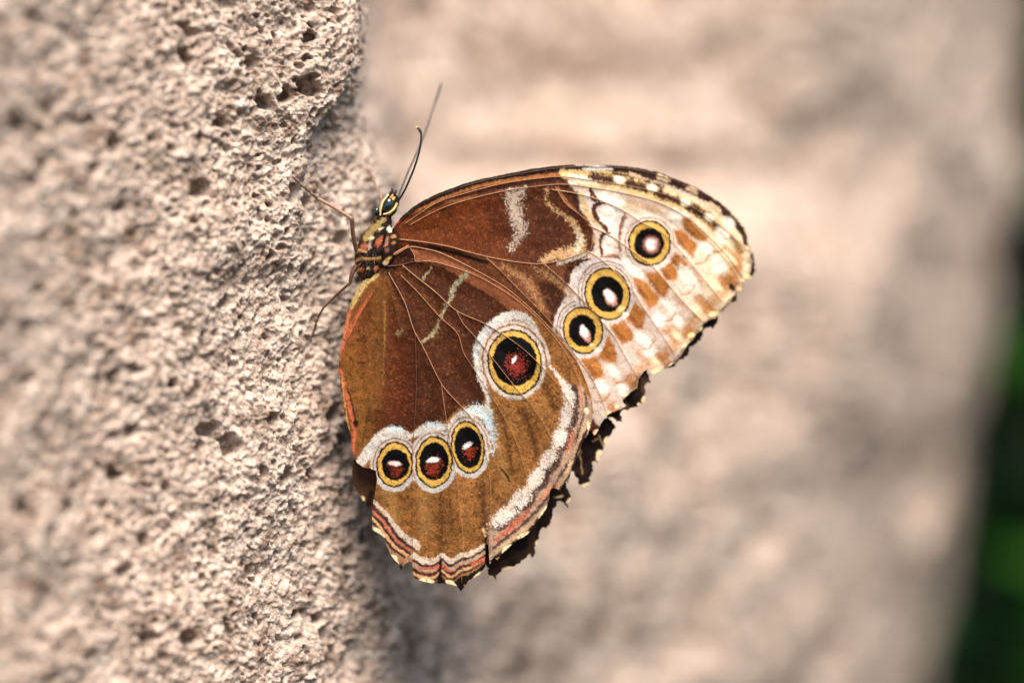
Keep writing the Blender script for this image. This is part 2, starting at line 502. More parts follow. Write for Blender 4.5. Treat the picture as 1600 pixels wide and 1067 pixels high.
# ---- outlines (1/8 mm units on the wing plane)
HIND = [(604,404),(622,393),(640,383),(664,386),(690,393),(714,403),(735,415),(758,427),(780,440),(805,458),(830,480),(856,506),
        (880,534),(900,560),(914,590),(924,620),(928,645),(924,662),(919,678),(910,690),(906,703),(902,715),(897,726),(892,735),
        (890,746),(888,756),(884,750),(880,758),(875,768),(870,763),(862,762),(859,768),(858,780),(853,795),(846,806),(838,818),(831,828),
        (825,834),(812,843),(799,851),(790,860),(783,866),(777,875),(771,871),(765,882),(763,850),(759.5,850),(758,886),(750,896),
        (740,904),(733,906),(727,915),(720,924),(714,916),(702,912),(688,911),(674,911),(660,908),(646,904),(645,890),(644,880),
        (640,876),(634,880),(630,884),(626,891),(622,880),(616,874),(610,866),(604,852),(600,840),(592,833),(582,828),(581,810),(582,790),
        (586,768),(589,748),(587,735),(578,732),(567,730),(558,723),(553,714),(550,700),(548,680),(544,668),(540,656),
        (535,630),(532,600),(529,576),(530,560),(536,524),(542,486),(550,468),(556,456),(566,440),(578,432),(590,427)]
FORE = [(598,404),(600,380),(611,362),(618,350),(628,338),(643,325),(660,314),(680,304),(700,296),(725,287),(750,280),(775,275),(800,270),(830,264),
        (860,260),(885,257.5),(910,257),(940,257),(960,258),(980,260),(1000,262.5),(1020,266),(1035,271),(1050,278),(1070,285),
        (1090,294),(1105,303),(1120,312),(1135,323),(1150,336),(1159,347),(1166,358),(1169,370),(1168,378),(1175,388),(1178,394),(1173,398),(1176,408),
        (1174,420),(1172,430),(1165,440),(1160,452),(1150,458),(1147,466),(1140,474),(1132,480),(1124,490),(1118,497),(1108,500),(1100,507),
        (1096,516),(1088,522),(1082,532),(1076,536),(1070,546),(1064,556),(1058,562),(1048,571),(1034,578),(1020,585),(1014,576),
        (1006,580),(998,592),(996,606),(984,614),(972,626),(978,634),(968,640),(952,646),(944,654),(938,664),(934,674),(928,682),
        (916,660),(880,600),(820,520),(740,450),(660,410),(622,404)]
FAR_HIND = [(640,430),(760,450),(860,520),(915,600),(934,656),(952,652),(957,660),(962,666),(958,672),(956,678),(950,686),(945,696),
        (940,706),(938,714),(934,724),(928,717),(926,724),(926,736),(923,741),(921,748),(923,753),(910,762),(905,756),(900,744),(894,734),(886,740),
        (884,752),(886,760),(890,768),(894,778),(888,786),(887,793),(882,788),(878,784),(871,779),(870,788),(864,796),(864,804),(862,813),(858,820),(855,826),
        (848,823),(843,830),(842,838),(840,847),(836,853),(836,866),(831,871),(828,864),(823,872),(816,876),(810,881),(802,886),
        (794,889),(787,888),(782,894),(778,898),(774,896),(776,908),(770,899),(764,902),(762,888),(740,860),(690,840),(650,800),(605,790),(590,782),(583,788),(576,797),
        (572,786),(566,780),(560,772),(552,758),(550,745),(551,728),(556,700),(552,640),(580,520)]
FAR_FORE = [(640,350),(700,305),(800,278),(900,264),(1000,270),(1090,302),(1150,346),(1166,376),(1178,396),(1179,408),(1181,422),(1175,434),
        (1166,438),(1158,442),(1152,450),(1152,460),(1150,472),(1141,474),(1132,483),(1122,492),(1121,503),(1116,513),(1106,511),(1102,515),(1097,527),
        (1092,534),(1083,541),(1078,540),(1075,553),(1066,563),(1062,560),(1056,572),(1048,574),(1040,576),(1030,578),(1020,582),(1013,574),(1010,580),
        (1014,588),(1017,597),(1010,597),(1008,606),(1009,618),(1005,628),(998,634),(990,636),(980,641),(973,639),(968,643),(971,652),(973,660),
        (964,658),(960,654),(954,652),(940,650),(930,640),(880,520),(760,420)]

# ---- hindwing
H_VEINS = [
 ([(607,426),(632,472),(646,514),(664,548),(690,600),(718,632),(738,655),(752,684),(762,724),(767,772),(766,832),(764,848)], 2.0, .8, M_VEIN),
 ([(628,414),(652,434),(680,456),(714,486),(760,507),(800,532),(830,556),(860,588),(884,620),(899,650),(904,680)], 2.0, .7, M_VEIN),
 ([(714,487),(724,506),(742,526),(766,555),(806,606),(824,626),(844,654),(860,682),(872,708),(880,738)], 1.5, .7, M_VEIN),
 ([(626,430),(654,458),(686,494),(714,520),(724,550),(740,576),(758,604),(776,632),(798,672),(814,712),(825,758),(828,800)], 1.5, .7, M_VEIN),
 ([(648,520),(650,560),(650,620),(646,680),(644,740),(644,832),(644,878)], 1.2, .7, M_VEIN_DARK),
 ([(690,600),(692,620),(700,672),(712,740),(719,800),(724,850),(721,910)], 1.3, .7, M_VEIN),
 ([(588,448),(576,470),(562,494),(546,526),(533,554)], 1.5, 1.0, M_VEIN_DARK),
 ([(604,408),(622,396),(641,386),(664,389),(690,396),(735,418),(780,443),(805,461),(830,483),(856,509),(880,537),(900,563),(914,592),(923,620),(926,642)], 2.4, 1.0, M_VEIN),
 ([(641,388),(647,398),(650,408),(668,408),(690,412),(740,429),(784,453),(820,479),(848,506),(872,534),(890,562),(906,600),(912,640)], 1.7, .8, M_VEIN),
 ([(606,416),(625,414),(650,408)], 2.2, 1.6, M_VEIN_DARK),
 ([(600,430),(596,470),(599,520),(600,580),(590,640)], 1.1, .6, M_VEIN_DARK),
 ([(604,432),(614,470),(628,520)], 1.0, .5, M_VEIN_DARK),
]
F_VEINS = [
 ([(624,374),(660,378),(700,385),(740,396),(780,405),(820,411),(850,412),(885,404),(918,392)], 2.4, 1.3, M_VEIN),
 ([(760,403),(785,426),(810,452),(850,492),(876,524),(900,556),(930,600),(948,646)], 1.6, .8, M_VEIN),
 ([(850,412),(872,432),(896,454),(922,482),(938,500),(958,524),(980,562),(996,590)], 1.6, .7, M_VEIN),
 ([(918,392),(935,402),(950,414),(970,432),(990,456),(1008,484),(1039,529),(1052,548)], 1.4, .7, M_VEIN_PALE),
 ([(920,352),(950,366),(972,380),(998,400),(1022,418),(1063,466),(1098,502)], 1.4, .7, M_VEIN_PALE),
 ([(868,292),(884,318),(904,334),(922,350),(928,370),(922,392)], 1.8, 1.0, M_VEIN),
 ([(862,296),(900,302),(936,312),(976,330),(1004,348),(1036,364),(1060,388),(1100,436),(1128,470)], 1.4, .7, M_VEIN_PALE),
 ([(640,352),(680,330),(720,315),(780,300),(830,292),(880,288),(930,294),(980,303),(1030,317),(1070,338),(1110,372),(1140,404),(1160,432)], 1.7, .8, M_VEIN),
 ([(632,350),(680,318),(720,304),(780,288),(830,280),(880,276),(930,283),(980,290),(1040,304),(1090,328),(1130,356),(1170,392)], 1.6, .8, M_VEIN),
 ([(614,360),(630,341),(660,318),(700,300),(750,284),(800,274),(860,264),(910,261),(960,262),(1000,267),(1040,278),(1090,299),(1130,325),(1160,356)], 1.7, 1.0, M_BLACK),
 ([(1080,348),(1110,378),(1140,412),(1156,440)], 1.1, .6, M_VEIN_PALE),
]
def vein_field(u, v, veins):
    d = np.full(u.shape, 99.0)
    for pts, w0, w1, m in veins:
        P = catmull(pts, 4 * (len(pts) - 1) + 1)
        d = np.minimum(d, seg_dist(u, v, P)[0])
    return d

EYES_H = [((804,566), (41,50)), ((616.6,725.4), (27,34)), ((678,721.5), (28,39)), ((731,698.5), (25,40))]
EYES_F = [((1015,380), (32,34)), ((949,459), (34,40)), ((911,516), (30,36))]
EROT_H = [-8, 4, 2, -8]; EROT_F = [0, -14, -10]

OUTER_EDGE = [(556,722),(566,712),(576,694),(588,678),(603,668),(622,667),(641,674),(652,668),(668,659),(690,657),(700,656),(709,644),(724,634),
              (742,632),(756,634),(757,615),(749,592),(742,562),(745,536),(757,516),(774,498),(796,488),(816,488),(836,496),(856,510)]

def dust(p, seed):
    # single scales of another colour: dark ones on the pale bands, light ones on the brown
    u, v = p.u0, p.v0
    g = n2(u, v, 1.8, seed) * .7 + n2(u, v, 3.4, seed + 1) * .5
    lum = p.c @ np.array([.3, .55, .15])
    k = np.where(lum > .3, .5, 1.0)
    p.c *= np.clip(1 + k * (.36 * g + .16 * p.w), .3, 1.7)[:, None]
    patch = n2(u, v, 14, seed + 2)
    m = (g + .3 * p.w + .25 * patch < -.56) & (lum > .16) & (u < 925 + 30 * patch)
    p.put(np.arange(len(u)), m * .45, (84, 58, 48))
    m = (g + .3 * p.w + .2 * patch > .62) & (lum < .12) & (lum > .012)
    p.put(np.arange(len(u)), m * .35, (150, 92, 52))

def paint_hind(u, v):
    p = Paint(u, v, 5, 1.1)
    big = n2(u, v, 60, 8) * .5 + n2(u, v, 23, 9) * .35
    # ground colours
    left = smooth((648 - u + 20 * big) / 110)
    c = lin((70, 36, 20))[None] * (1 - left)[:, None] + lin((122, 72, 34))[None] * left[:, None]
    p.c[:] = c
    p.stroke([(596,440),(592,520),(582,600),(572,660)], 26, (120, 78, 36), 16, .2, .6)
    p.stroke([(545,560),(556,620),(566,690)], 26, (140, 92, 40), 14, .2, .55)
    p.poly([(606,470),(640,560),(640,660),(600,662),(606,560)], (88, 38, 18), 22, .3, .6)
    p.stroke([(646,440),(676,510),(700,570)], 26, (84, 48, 26), 18, .4, .6)
    p.poly([(640,388),(700,398),(790,448),(870,520),(915,600),(925,645),(905,640),(860,545),(780,470),(690,416),(652,406)], (140, 82, 52), 4, .3, .95)
    p.poly([(605,408),(640,388),(650,408),(640,414),(610,418)], (52, 26, 15), 5, .3)
    p.c *= (1 + .16 * big + .07 * p.s)[:, None]
    # dark mottling on the inner area
    m = smooth((n2(u, v, 9, 31) + .5 * n2(u, v, 4, 32) - .55) / .25) * smooth((610 - u) / 30) * smooth((v - 480) / 40)
    p.put(np.arange(len(u)), m * .55, (52, 30, 20))
    # ochre outer half
    outer = OUTER_EDGE + [(880,534),(930,600),(940,700),(860,820),(760,940),(600,910),(560,800),(560,735)]
    P = np.asarray(outer, float)
    d, _, _, _ = seg_dist(p.u, p.v, P, True)
    sd = np.where(inside(p.u, p.v, P), d, -d)
    och = smooth(sd / 3 + .5 + .4 * p.s)
    oc = lin((140, 92, 47))[None] * (1 + .34 * big + .20 * n2(u, v, 12, 41))[:, None]
    stre = np.zeros(len(u))
    p.c = p.c * (1 - och[:, None]) + oc * och[:, None]
    spk = (p.s + .45 * n2(u, v, 7, 43) > .38) * och
    p.put(np.arange(len(u)), spk * .65, (62, 38, 24))
    spk = (p.s < -.62) * och
    p.put(np.arange(len(u)), spk * .45, (178, 126, 66))
    for pts, w in (([(688,760),(690,800),(688,868)], 9), ([(752,760),(757,800),(758,850)], 12), ([(818,640),(834,690),(838,716)], 10),
                   ([(850,600),(868,640)], 10), ([(780,640),(796,700),(800,740)], 6), ([(700,760),(706,820)], 5)):
        p.stroke(pts, w, (76, 44, 24), 8, .5, .72)
    for pts, w in (([(662,764),(664,830)], 16), ([(604,770),(618,810)], 16), ([(775,680),(792,760)], 12)):
        p.stroke(pts, w, (160, 118, 68), 12, .4, .5)
    # pale scaly lines on the brown
    p.stroke([(729,427),(712,445),(703,466),(694,484)], [8, 6, 4], (166, 158, 124), 3, 1.2, .85)
    p.stroke([(694,484),(688,497),(682,514),(672,526),(660,534)], [3, 4, 6, 4], (166, 150, 112), 3, 1.2, .85)
    p.stroke([(674,418),(667,427),(661,437)], 3, (160, 148, 116), 1.4, .8, .8)
    p.ell((623,520), 6, 4, -30, (150, 128, 92), 3, .7, .7)
    p.stroke([(600,470),(601,520),(598,600)], 2, (168, 126, 70), 1.5, .5, .5)
    # white-blue band along the edge of the ochre
    white = (205, 196, 184); blue = (186, 208, 214)
    p.stroke([(563,722),(572,712),(584,694),(600,678),(622,674),(640,682)], [14, 18, 16, 15, 13, 9], white, 3, .5)
    p.stroke([(648,678),(664,670),(688,667),(700,668)], [9, 14, 14, 8], white, 3, .5)
    p.stroke([(700,674),(712,654),(728,645),(746,642),(760,646)], [6, 10, 11, 16, 20], white, 3, .5)
    p.stroke([(736,638),(752,642),(762,654),(768,680),(770,706)], [8, 18, 16, 10, 4], (186, 204, 206), 7, 1.3, .85)
    p.stroke([(761,640),(762,618),(752,594),(746,564),(749,538),(762,516),(782,499),(806,492),(828,502),(840,520)], [9, 7, 9, 13, 15, 15, 15, 14, 11, 6], white, 3, .75)
    p.stroke([(746,560),(750,538),(764,517),(784,502)], 7, blue, 5, 1.1, .5)
    p.stroke([(612,669),(626,671)], 8, blue, 5, .7, .7); p.stroke([(668,663),(686,662)], 7, blue, 4, .7, .7)
    # eyespots
    halo = [(15, (196, 178, 160), 2.2), (10, (122, 84, 66), 1.6), (7.5, (204, 184, 166), 1.8)]
    halo_s = [(11, (196, 186, 176), 2.2), (7.6, (120, 80, 62), 1.4), (5.8, (202, 182, 166), 1.6)]
    W = (250, 240, 236)
    for ph in (0, 1):
        eyespot(p, EYES_H[1][0], EYES_H[1][1], ((617.5,726), 20.5, 23.5), 4, ((617,734), 15, (112, 40, 26)), [((617,724), 9, 3.6, 6, (244, 214, 206), 2.6)], halo_s, 2, ph)
        eyespot(p, EYES_H[2][0], EYES_H[2][1], ((678,720.5), 22, 28.5), 2, ((678,730), 17, (146, 52, 30)), [((677,718.5), 10, 3.8, -10, W, 2.2)], halo_s, 3, ph)
        eyespot(p, EYES_H[3][0], EYES_H[3][1], ((731.5,698.5), 20, 31), -8, ((733,707), 13, (150, 54, 32)), [((730,696), 8, 3.6, -32, W, 2.2)], halo_s, 4, ph)
        eyespot(p, EYES_H[0][0], EYES_H[0][1], ((804.5,564), 33.5, 37.5), -8, ((809,571), 23, (150, 52, 38)), [((804,562), 3.0, 7.0, 32, W, 1.6)], halo, 1, ph)
    p.stroke([(700,656),(706,664),(712,650)], 3, (150, 116, 92), 2, .4, .4)
    # margin: white lobes in each cell, dark scallops, orange flecks, tan line, dark edge
    dk = (66, 42, 40)
    p.poly([(905,596),(932,640),(925,680),(905,720),(894,750),(862,765),(850,808),(800,856),(764,884),(764,830),(786,808),(822,780),(836,756),(866,732),(882,700),(894,660)],
           (178, 146, 122), 4, .6)
    p.stroke([(860,572),(874,590),(884,606),(890,618)], [3, 5, 9, 12], (216, 198, 180), 3, .7)
    lobes = [((889,620), 11, 20, -12), ((885,650), 12, 19, 10), ((875,683), 14, 20, 22), ((856,718), 12, 22, 36), ((838,746), 13, 20, 32), ((815,777), 14, 22, 46), ((786,806), 12, 27, 56)]
    p.stroke([(888,612),(884,650),(873,686),(852,724),(832,752),(812,780),(772,814)], [6, 9, 10, 9, 10, 12, 8], (214, 192, 172), 5, .9)
    out = [(.98, .0), (.96, .3), (.9, .42), (.8, .6), (.85, .52), (.7, .7), (.55, .83)]
    for (c, a_, b_, r_), (ox, oy) in zip(lobes, out):
        p.ell((c[0] + ox * 8, c[1] + oy * 8), a_, b_, r_, dk, 4, .5, .95)
    for (c, a_, b_, r_), (ox, oy) in zip(lobes, out):
        p.ell(c, a_ * .8, b_ * .88, r_, (220, 202, 186), 5, .95)
    for c, a_, b_, r_ in (((790,812), 5, 20, 56), ((818,786), 5, 12, 46), ((876,690), 5, 10, 22)):
        p.ell(c, a_, b_, r_, (234, 220, 206), 6, .9, .7)
    p.stroke([(906,606),(909,624),(906,640)], [4, 7, 4], (206, 148, 118), 4, .7, .9)
    p.stroke([(893,678),(892,692),(886,706)], [4, 7, 4], (208, 128, 92), 4, .7, .9)
    p.stroke([(874,752),(860,764),(844,780)], [3, 6, 4], (206, 122, 88), 4, .7, .9)
    p.stroke([(826,798),(812,812),(806,818),(790,832),(772,846)], [5, 9, 10, 7, 4], (196, 112, 82), 5, .9)
    p.stroke([(914,612),(916,636),(909,660),(902,684),(898,706),(886,728),(874,744),(860,772),(842,794),(824,812),(812,824),(796,836),(772,856)], [3, 5, 3, 5, 3, 5, 3, 5, 6, 4, 5, 6, 5], dk, 3, .6, .9)
    p.stroke([(918,640),(912,668),(902,694),(892,724),(878,754),(860,784),(842,806),(820,826),(796,846),(770,866)], [4, 4, 5, 5, 6, 5, 6, 6, 7, 6], (202, 166, 128), 3, .7, .9)
    p.stroke([(922,660),(906,698),(894,734),(874,766),(856,790),(834,822),(806,846),(782,864),(768,876)], [3, 4, 5, 3, 5, 6, 6, 6, 4], (44, 26, 22), 2, .5)
    for c, a, b, r in (((792,857), 10, 3.6, -36), ((817,836), 10, 3, -32), ((850,798), 13, 2.4, -54), ((920,664), 3, 7, 5), ((916,642), 4, 6, 0)):
        p.ell(c, a, b, r, (246, 218, 170), 1.5, .3)
    # lower lobes
    lw = [(583,782),(592,792),(604,803),(616,820),(628,836),(650,852)]
    lowm = [(646,868),(656,874),(668,877),(682,875),(690,867),(698,874),(708,877),(720,868),(732,866),(744,861),(758,852)]
    p.poly([(578,786),(604,808),(628,838),(644,846),(646,870),(690,872),(720,872),(760,856),(760,900),(722,930),(640,915),(600,870),(575,830)], (160, 116, 84), 4, .4)
    p.stroke(lw, [5, 5, 6, 8, 10, 14], (206, 184, 164), 2.5, .5)
    p.stroke(lowm, [9, 9, 10, 9, 6, 9, 9, 7, 9, 8, 7], (214, 192, 168), 2.5, .5)
    for off, w, cc in ((8.5, 5.5, dk), (15, 5, (184, 104, 80)), (20, 4.5, dk), (25.5, 5, (208, 160, 112)), (30.5, 4, dk)):
        p.stroke([(a - off * .55, b + off * .62) for a, b in lw], w, cc, 2, .45)
    for off, w, cc in ((8, 5, dk), (14, 6, (186, 150, 124)), (22, 5, (70, 36, 32)), (28, 5, (206, 158, 112)), (33, 5, (64, 40, 30)), (38, 5, (150, 108, 74)), (44, 8, (30, 19, 16)), (52, 9, (30, 19, 16))):
        p.stroke([(a, b + off * (1 - .0022 * (a - 646))) for a, b in lowm], w, cc, 2, .45)
    p.stroke([(656,888),(674,888),(690,884),(702,892)], [3, 5, 6, 3], (186, 92, 72), 2.5, .5)
    p.stroke([(738,882),(756,874)], 5, (200, 96, 72), 2, .4)
    p.stroke([(688,870),(688,890),(688,908)], [3, 4, 9], (26, 16, 14), 2, .4)
    p.stroke([(758.5,838),(760,866),(759,884)], 4, (30, 16, 12), 1.5, .3)
    p.stroke([(755,826),(758,836)], 5, (206, 170, 120), 2, .3)
    for c, a, b, r in (((666,907), 12, 3.8, 3), ((705,911), 9, 3.8, 28), ((746,899), 9, 3.2, -42), ((590,830), 8, 4, 40), ((597,837), 4, 3, 40), ((616,874), 5, 9, -28)):
        p.ell(c, a, b, r, (248, 220, 172), 1.4, .3)
    p.ell((721,918), 4, 7, 10, (30, 18, 16), 2, .3); p.ell((626,888), 3, 7, 0, (30, 18, 16), 2, .3)
    # inner margin: orange rims, cream base band
    p.stroke([(590,430),(574,440),(562,454),(553,470),(548,482)], [5, 9, 10, 9, 4], (186, 156, 98), 3, .4)
    p.stroke([(546,486),(538,524),(531,562)], [5, 6, 4], (186, 108, 72), 3, .4)
    p.stroke([(580,460),(566,482),(552,506),(540,534),(533,556)], [3, 6, 7, 6, 3], (176, 94, 58), 4, .4)
    p.stroke([(531,574),(537,600),(545,630),(551,656),(554,676),(552,706)], [3, 5, 6, 7, 6, 5], (184, 96, 64), 2.5, .4)
    p.stroke([(543,606),(551,636),(556,660)], 3, (70, 40, 30), 2, .3)
    p.stroke([(534,590),(540,640),(546,676)], 2, (190, 140, 80), 1.5, .3)
    p.ell((556,662), 4, 6, 0, (40, 22, 18), 3, .3)
    p.stroke([(578,636),(570,672),(566,690)], 3, (66, 40, 26), 3, .4, .7)
    # shade beside the base veins painted dark, and the small tear
    p.stroke([(609,428),(632,474),(648,520),(652,620)], [8, 6, 4, 3], (44, 24, 15), 4, .3, .75)
    p.stroke([(606,420),(630,412),(660,410)], 6, (36, 20, 13), 4, .3, .7)
    p.stroke([(781,730),(790,740),(797,752)], [1, 3, 2], (40, 22, 14), 1, .2)
    p.ell((606,420), 14, 10, 0, (40, 24, 16), 8, .4, .8)
    dust(p, 301)
    return p.c

def paint_fore(u, v):
    p = Paint(u, v, 25, 1.0)
    big = n2(u, v, 50, 28) * .5 + n2(u, v, 18, 29) * .35
    dk = (58, 30, 20)
    rgt = smooth((u - 720) / 130)
    p.c[:] = lin((104, 50, 22))[None] * (1 - rgt)[:, None] + lin((72, 37, 21))[None] * rgt[:, None]
    p.c *= np.clip(1 + .45 * big + .14 * p.s, .4, 2)[:, None]
    p.put(np.arange(len(u)), (p.s > .5) * .5, (48, 24, 15)); p.put(np.arange(len(u)), (p.s < -.6) * .35, (128, 66, 34))
    # below the median vein: lighter brown strip
    p.poly([(700,390),(850,416),(885,410),(900,450),(880,520),(800,455)], (104, 60, 36), 6, .5)
    p.stroke([(640,380),(700,392),(760,410)], [3, 7, 6], (30, 16, 11), 3, .3)  # shadow under the vein ridge, painted on as a dark stroke
    # pale outer half
    outer = [(884,280),(900,300),(906,328),(922,346),(932,372),(926,392),(896,416),(886,440),(874,478),(870,520),(900,580),(930,660),(960,680),(1200,540),(1200,380),(1150,320),(1000,250),(900,252)]
    P = np.asarray(outer, float)
    d, _, _, _ = seg_dist(p.u, p.v, P, True)
    sd = np.where(inside(p.u, p.v, P), d, -d)
    m = smooth(sd / 4 + .5 + .3 * p.s)
    pale = lin((216, 190, 172))[None] * (1 + .10 * big + .05 * p.s)[:, None]
    warm = smooth((u - 1040) / 90 + .2 * big)
    pale = pale * (1 - warm[:, None]) + warm[:, None] * lin((232, 204, 168))[None] * (1 + .1 * big)[:, None]
    p.c = p.c * (1 - m[:, None]) + pale * m[:, None]
    p.poly([(896,300),(936,310),(968,326),(990,346),(960,372),(936,352),(908,330)], (222, 206, 196), 5, .3, .8)
    # discal bar
    p.poly([(790,296),(822,293),(812,318),(818,345),(822,362),(812,376),(799,391),(797,386),(808,364),(799,342),(794,322)], (190, 168, 148), 7, 1.5, .92)
    # wavy cream line closing the cell
    p.stroke([(853,296),(855,314),(866,328),(884,338),(898,352),(908,372),(906,388),(888,396),(866,400),(848,407)], [3, 3, 4, 5, 8, 10, 16, 18, 14, 8], (190, 150, 106), 5, 1.3)
    p.stroke([(900,360),(908,376),(902,390)], [4, 8, 10], (204, 184, 158), 5, 1.2)
    p.stroke([(866,292),(884,322),(908,342),(922,364),(920,392),(900,402)], [6, 6, 7, 8, 8, 5], (74, 38, 22), 2.5, .4)
    p.stroke([(872,294),(888,318),(910,338),(925,356)], 4, (150, 92, 56), 2, .3, .8)
    p.poly([(878,290),(898,296),(902,318),(892,318)], (66, 34, 20), 4, .4)
    # brown field between the veins under the cell, tan swooshes
    p.stroke([(786,412),(804,426),(824,440),(836,462),(848,486)], [4, 10, 12, 8, 3], (164, 116, 76), 8, 1.3, .85)
    p.stroke([(836,420),(862,434),(884,450),(896,462)], [4, 8, 8, 4], (172, 128, 88), 7, 1.3, .85)
    p.poly([(838,440),(862,442),(884,458),(872,490),(858,484)], (58, 30, 19), 5, .5, .9)
    p.stroke([(862,500),(868,476),(884,462)], 4, dk, 2, .3, .8)
    # light swirls beyond the cell
    p.stroke([(872,412),(896,404),(918,396)], [5, 7, 4], (206, 186, 162), 3, .5, .9)
    p.stroke([(886,440),(888,424),(902,412),(922,404)], [8, 10, 6, 3], (64, 34, 24), 2.5, .4)
    p.stroke([(897,448),(899,430),(910,416),(928,408)], [5, 6, 6, 3], (206, 196, 192), 2, .3)
    p.stroke([(906,446),(908,430),(920,416),(936,412)], 2.2, (110, 70, 56), 1.5, .3)
    for pts, w in (([(926,298),(924,308),(930,314)], 4), ([(934,318),(926,326),(930,338),(944,352),(948,360)], 5),
                   ([(944,364),(938,372),(938,384),(942,396)], 4), ([(976,334),(970,352),(968,366)], 3), ([(942,404),(960,400),(972,408)], 4)):
        p.stroke(pts, w, (92, 50, 34), 2.5, .4)
    p.stroke([(900,300),(912,322),(924,338)], 10, (196, 168, 132), 5, .4, .6)
    p.stroke([(928,370),(932,386)], 6, (200, 170, 140), 4, .3, .7)
    p.stroke([(908,304),(914,326),(926,342),(940,354)], [5, 12, 10, 5], (206, 170, 122), 5, .5, .9)
    p.poly([(892,296),(904,300),(906,326),(914,338),(904,336),(896,318)], (60, 31, 19), 4, .4)
    for c, a_, b_, r_ in (((984,323), 16, 9, 25), ((1022,326), 16, 8, 30), ((1000,318), 24, 5, 20)):
        p.ell(c, a_, b_, r_, (204, 166, 128), 9, .4, .7)
    for pts, w in (([(923,295),(928,306),(936,315)], [5, 5, 3]), ([(944,318),(930,322),(929,334),(940,350),(951,365)], [4, 7, 8, 5, 3]),
                   ([(953,364),(942,368),(939,384),(940,402)], [3, 5, 4, 3])):
        p.stroke(pts, w, (70, 36, 24), 2.5, .4)
    p.stroke([(978,338),(971,356),(968,376),(969,396)], [3, 4, 3, 5], (132, 84, 60), 3, .4, .9)
    p.stroke([(941,403),(956,400),(972,402)], [6, 7, 4], (148, 104, 80), 4, .5, .9)
    # costal stripes
    p.stroke([(612,358),(640,330),(680,308),(740,287),(800,274),(870,264),(900,262)], [7, 9, 11, 12, 11, 9, 7], (44, 26, 19), 2, .3)
    p.stroke([(650,330),(700,306),(760,288),(820,278),(890,271)], [2, 3, 5, 6, 6], (156, 98, 54), 2.5, .6, .9)
    p.stroke([(640,340),(700,314),(760,298),(820,286),(885,280)], [4, 5, 6, 6, 7], (60, 32, 20), 2.5, .4)
    p.stroke([(696,316),(716,312),(736,308)], 3, (140, 90, 52), 3, .8, .6)
    p.stroke([(614,356),(624,344)], 3, (186, 66, 46), 1.5, .3)
    band = [(884,270),(930,274),(980,284),(1030,300),(1070,318),(1104,340),(1130,362),(1156,392)]
    p.stroke(band, [20, 26, 26, 24, 22, 20, 18, 12], (222, 184, 128), 3, .4)
    p.stroke([(890,276),(912,280),(930,286)], [8, 12, 8], (250, 232, 200), 4, .3)
    p.stroke([(904,288),(960,296),(1020,310),(1064,328)], 4, (216, 166, 100), 3, .4, .8)
    for pts, w in (([(926,276),(944,279),(958,281)], 13), ([(980,285),(994,289),(1010,293)], 13), ([(1028,301),(1046,307),(1062,313)], 15), ([(960,272),(1000,277)], 6), ([(1010,284),(1034,292)], 6),
                   ([(1076,322),(1092,331),(1108,341)], 15), ([(1114,350),(1130,364)], 10), ([(1140,372),(1156,392)], 8)):
        p.stroke(pts, w, (66, 40, 28), 6, .8)
    for c, a, b, r in (((968,280), 9, 5, 12), ((1019,293), 9, 5, 22), ((1071,316), 8, 6, 30), ((1108,340), 9, 5, 35)):
        p.ell(c, a, b, r, (252, 236, 204), 4, .3)
    p.stroke([(884,262),(940,262),(990,267),(1040,280),(1090,300),(1130,328),(1156,356),(1166,380)], [6, 7, 12, 14, 15, 13, 10, 8], (62, 38, 30), 3, .6)
    p.stroke([(912,264),(934,263),(956,264)], [4, 8, 3], (246, 232, 214), 2, .4)
    for pts, w in (([(985,272),(1000,276)], 6), ([(1030,276),(1044,282)], 8), ([(1040,298),(1056,304)], 6), ([(1076,294),(1088,300)], 7), ([(1064,306),(1084,312)], 6),
                   ([(1110,318),(1124,328)], 6), ([(1100,322),(1110,328)], 5), ([(1124,332),(1126,340)], 5)):
        p.stroke(pts, w, (226, 190, 150), 3.5, .6)
    # orange blocks
    for b in ([(1068,344),(1080,344),(1103,368),(1098,380),(1072,360)], [(1054,362),(1066,362),(1088,382),(1080,398),(1060,378)],
              [(1056,396),(1074,410),(1068,424),(1050,412)], [(1035,424),(1048,411),(1059,426),(1054,437),(1042,436)],
              [(1010,430),(1029,428),(1044,447),(1039,462),(1029,458)], [(990,436),(1005,437),(1027,462),(1024,473),(1012,477),(996,449)],
              [(992,475),(1007,490),(1003,511),(996,512),(979,497)], [(956,511),(975,503),(988,522),(986,531),(971,535)],
              [(945,535),(952,527),(962,550),(962,563),(952,567),(937,556)], [(909,563),(932,559),(942,580),(939,589),(928,591)]):
        cx, cy = np.mean(b, 0)
        b = [(cx + (x - cx) * 1.2, cy + (y - cy) * 1.2) for x, y in b]
        p.poly(b, (172, 104, 42), 6, .35, .97)
        p.ell((cx - 7, cy + 1), 13, 3, 50, (118, 68, 34), 5, .4, .7)
    # tan submarginal zone and soft brown bars across the cells
    p.stroke([(1150,384),(1152,412),(1140,440),(1116,470),(1090,496),(1066,526),(1040,552),(1004,574),(972,606)], [16, 20, 18, 17, 17, 16, 15, 14, 12], (186, 130, 76), 12, .4, .72)
    p.stroke([(1108,352),(1130,376),(1146,404)], [8, 12, 10], (170, 112, 62), 8, .5, .6)
    for x, y in ((1112,398),(1090,436),(1062,470),(1034,514),(1000,556),(966,596),(940,618)):
        p.ell((x, y), 15, 4.5, 50, (196, 146, 112), 6, .4, .7)
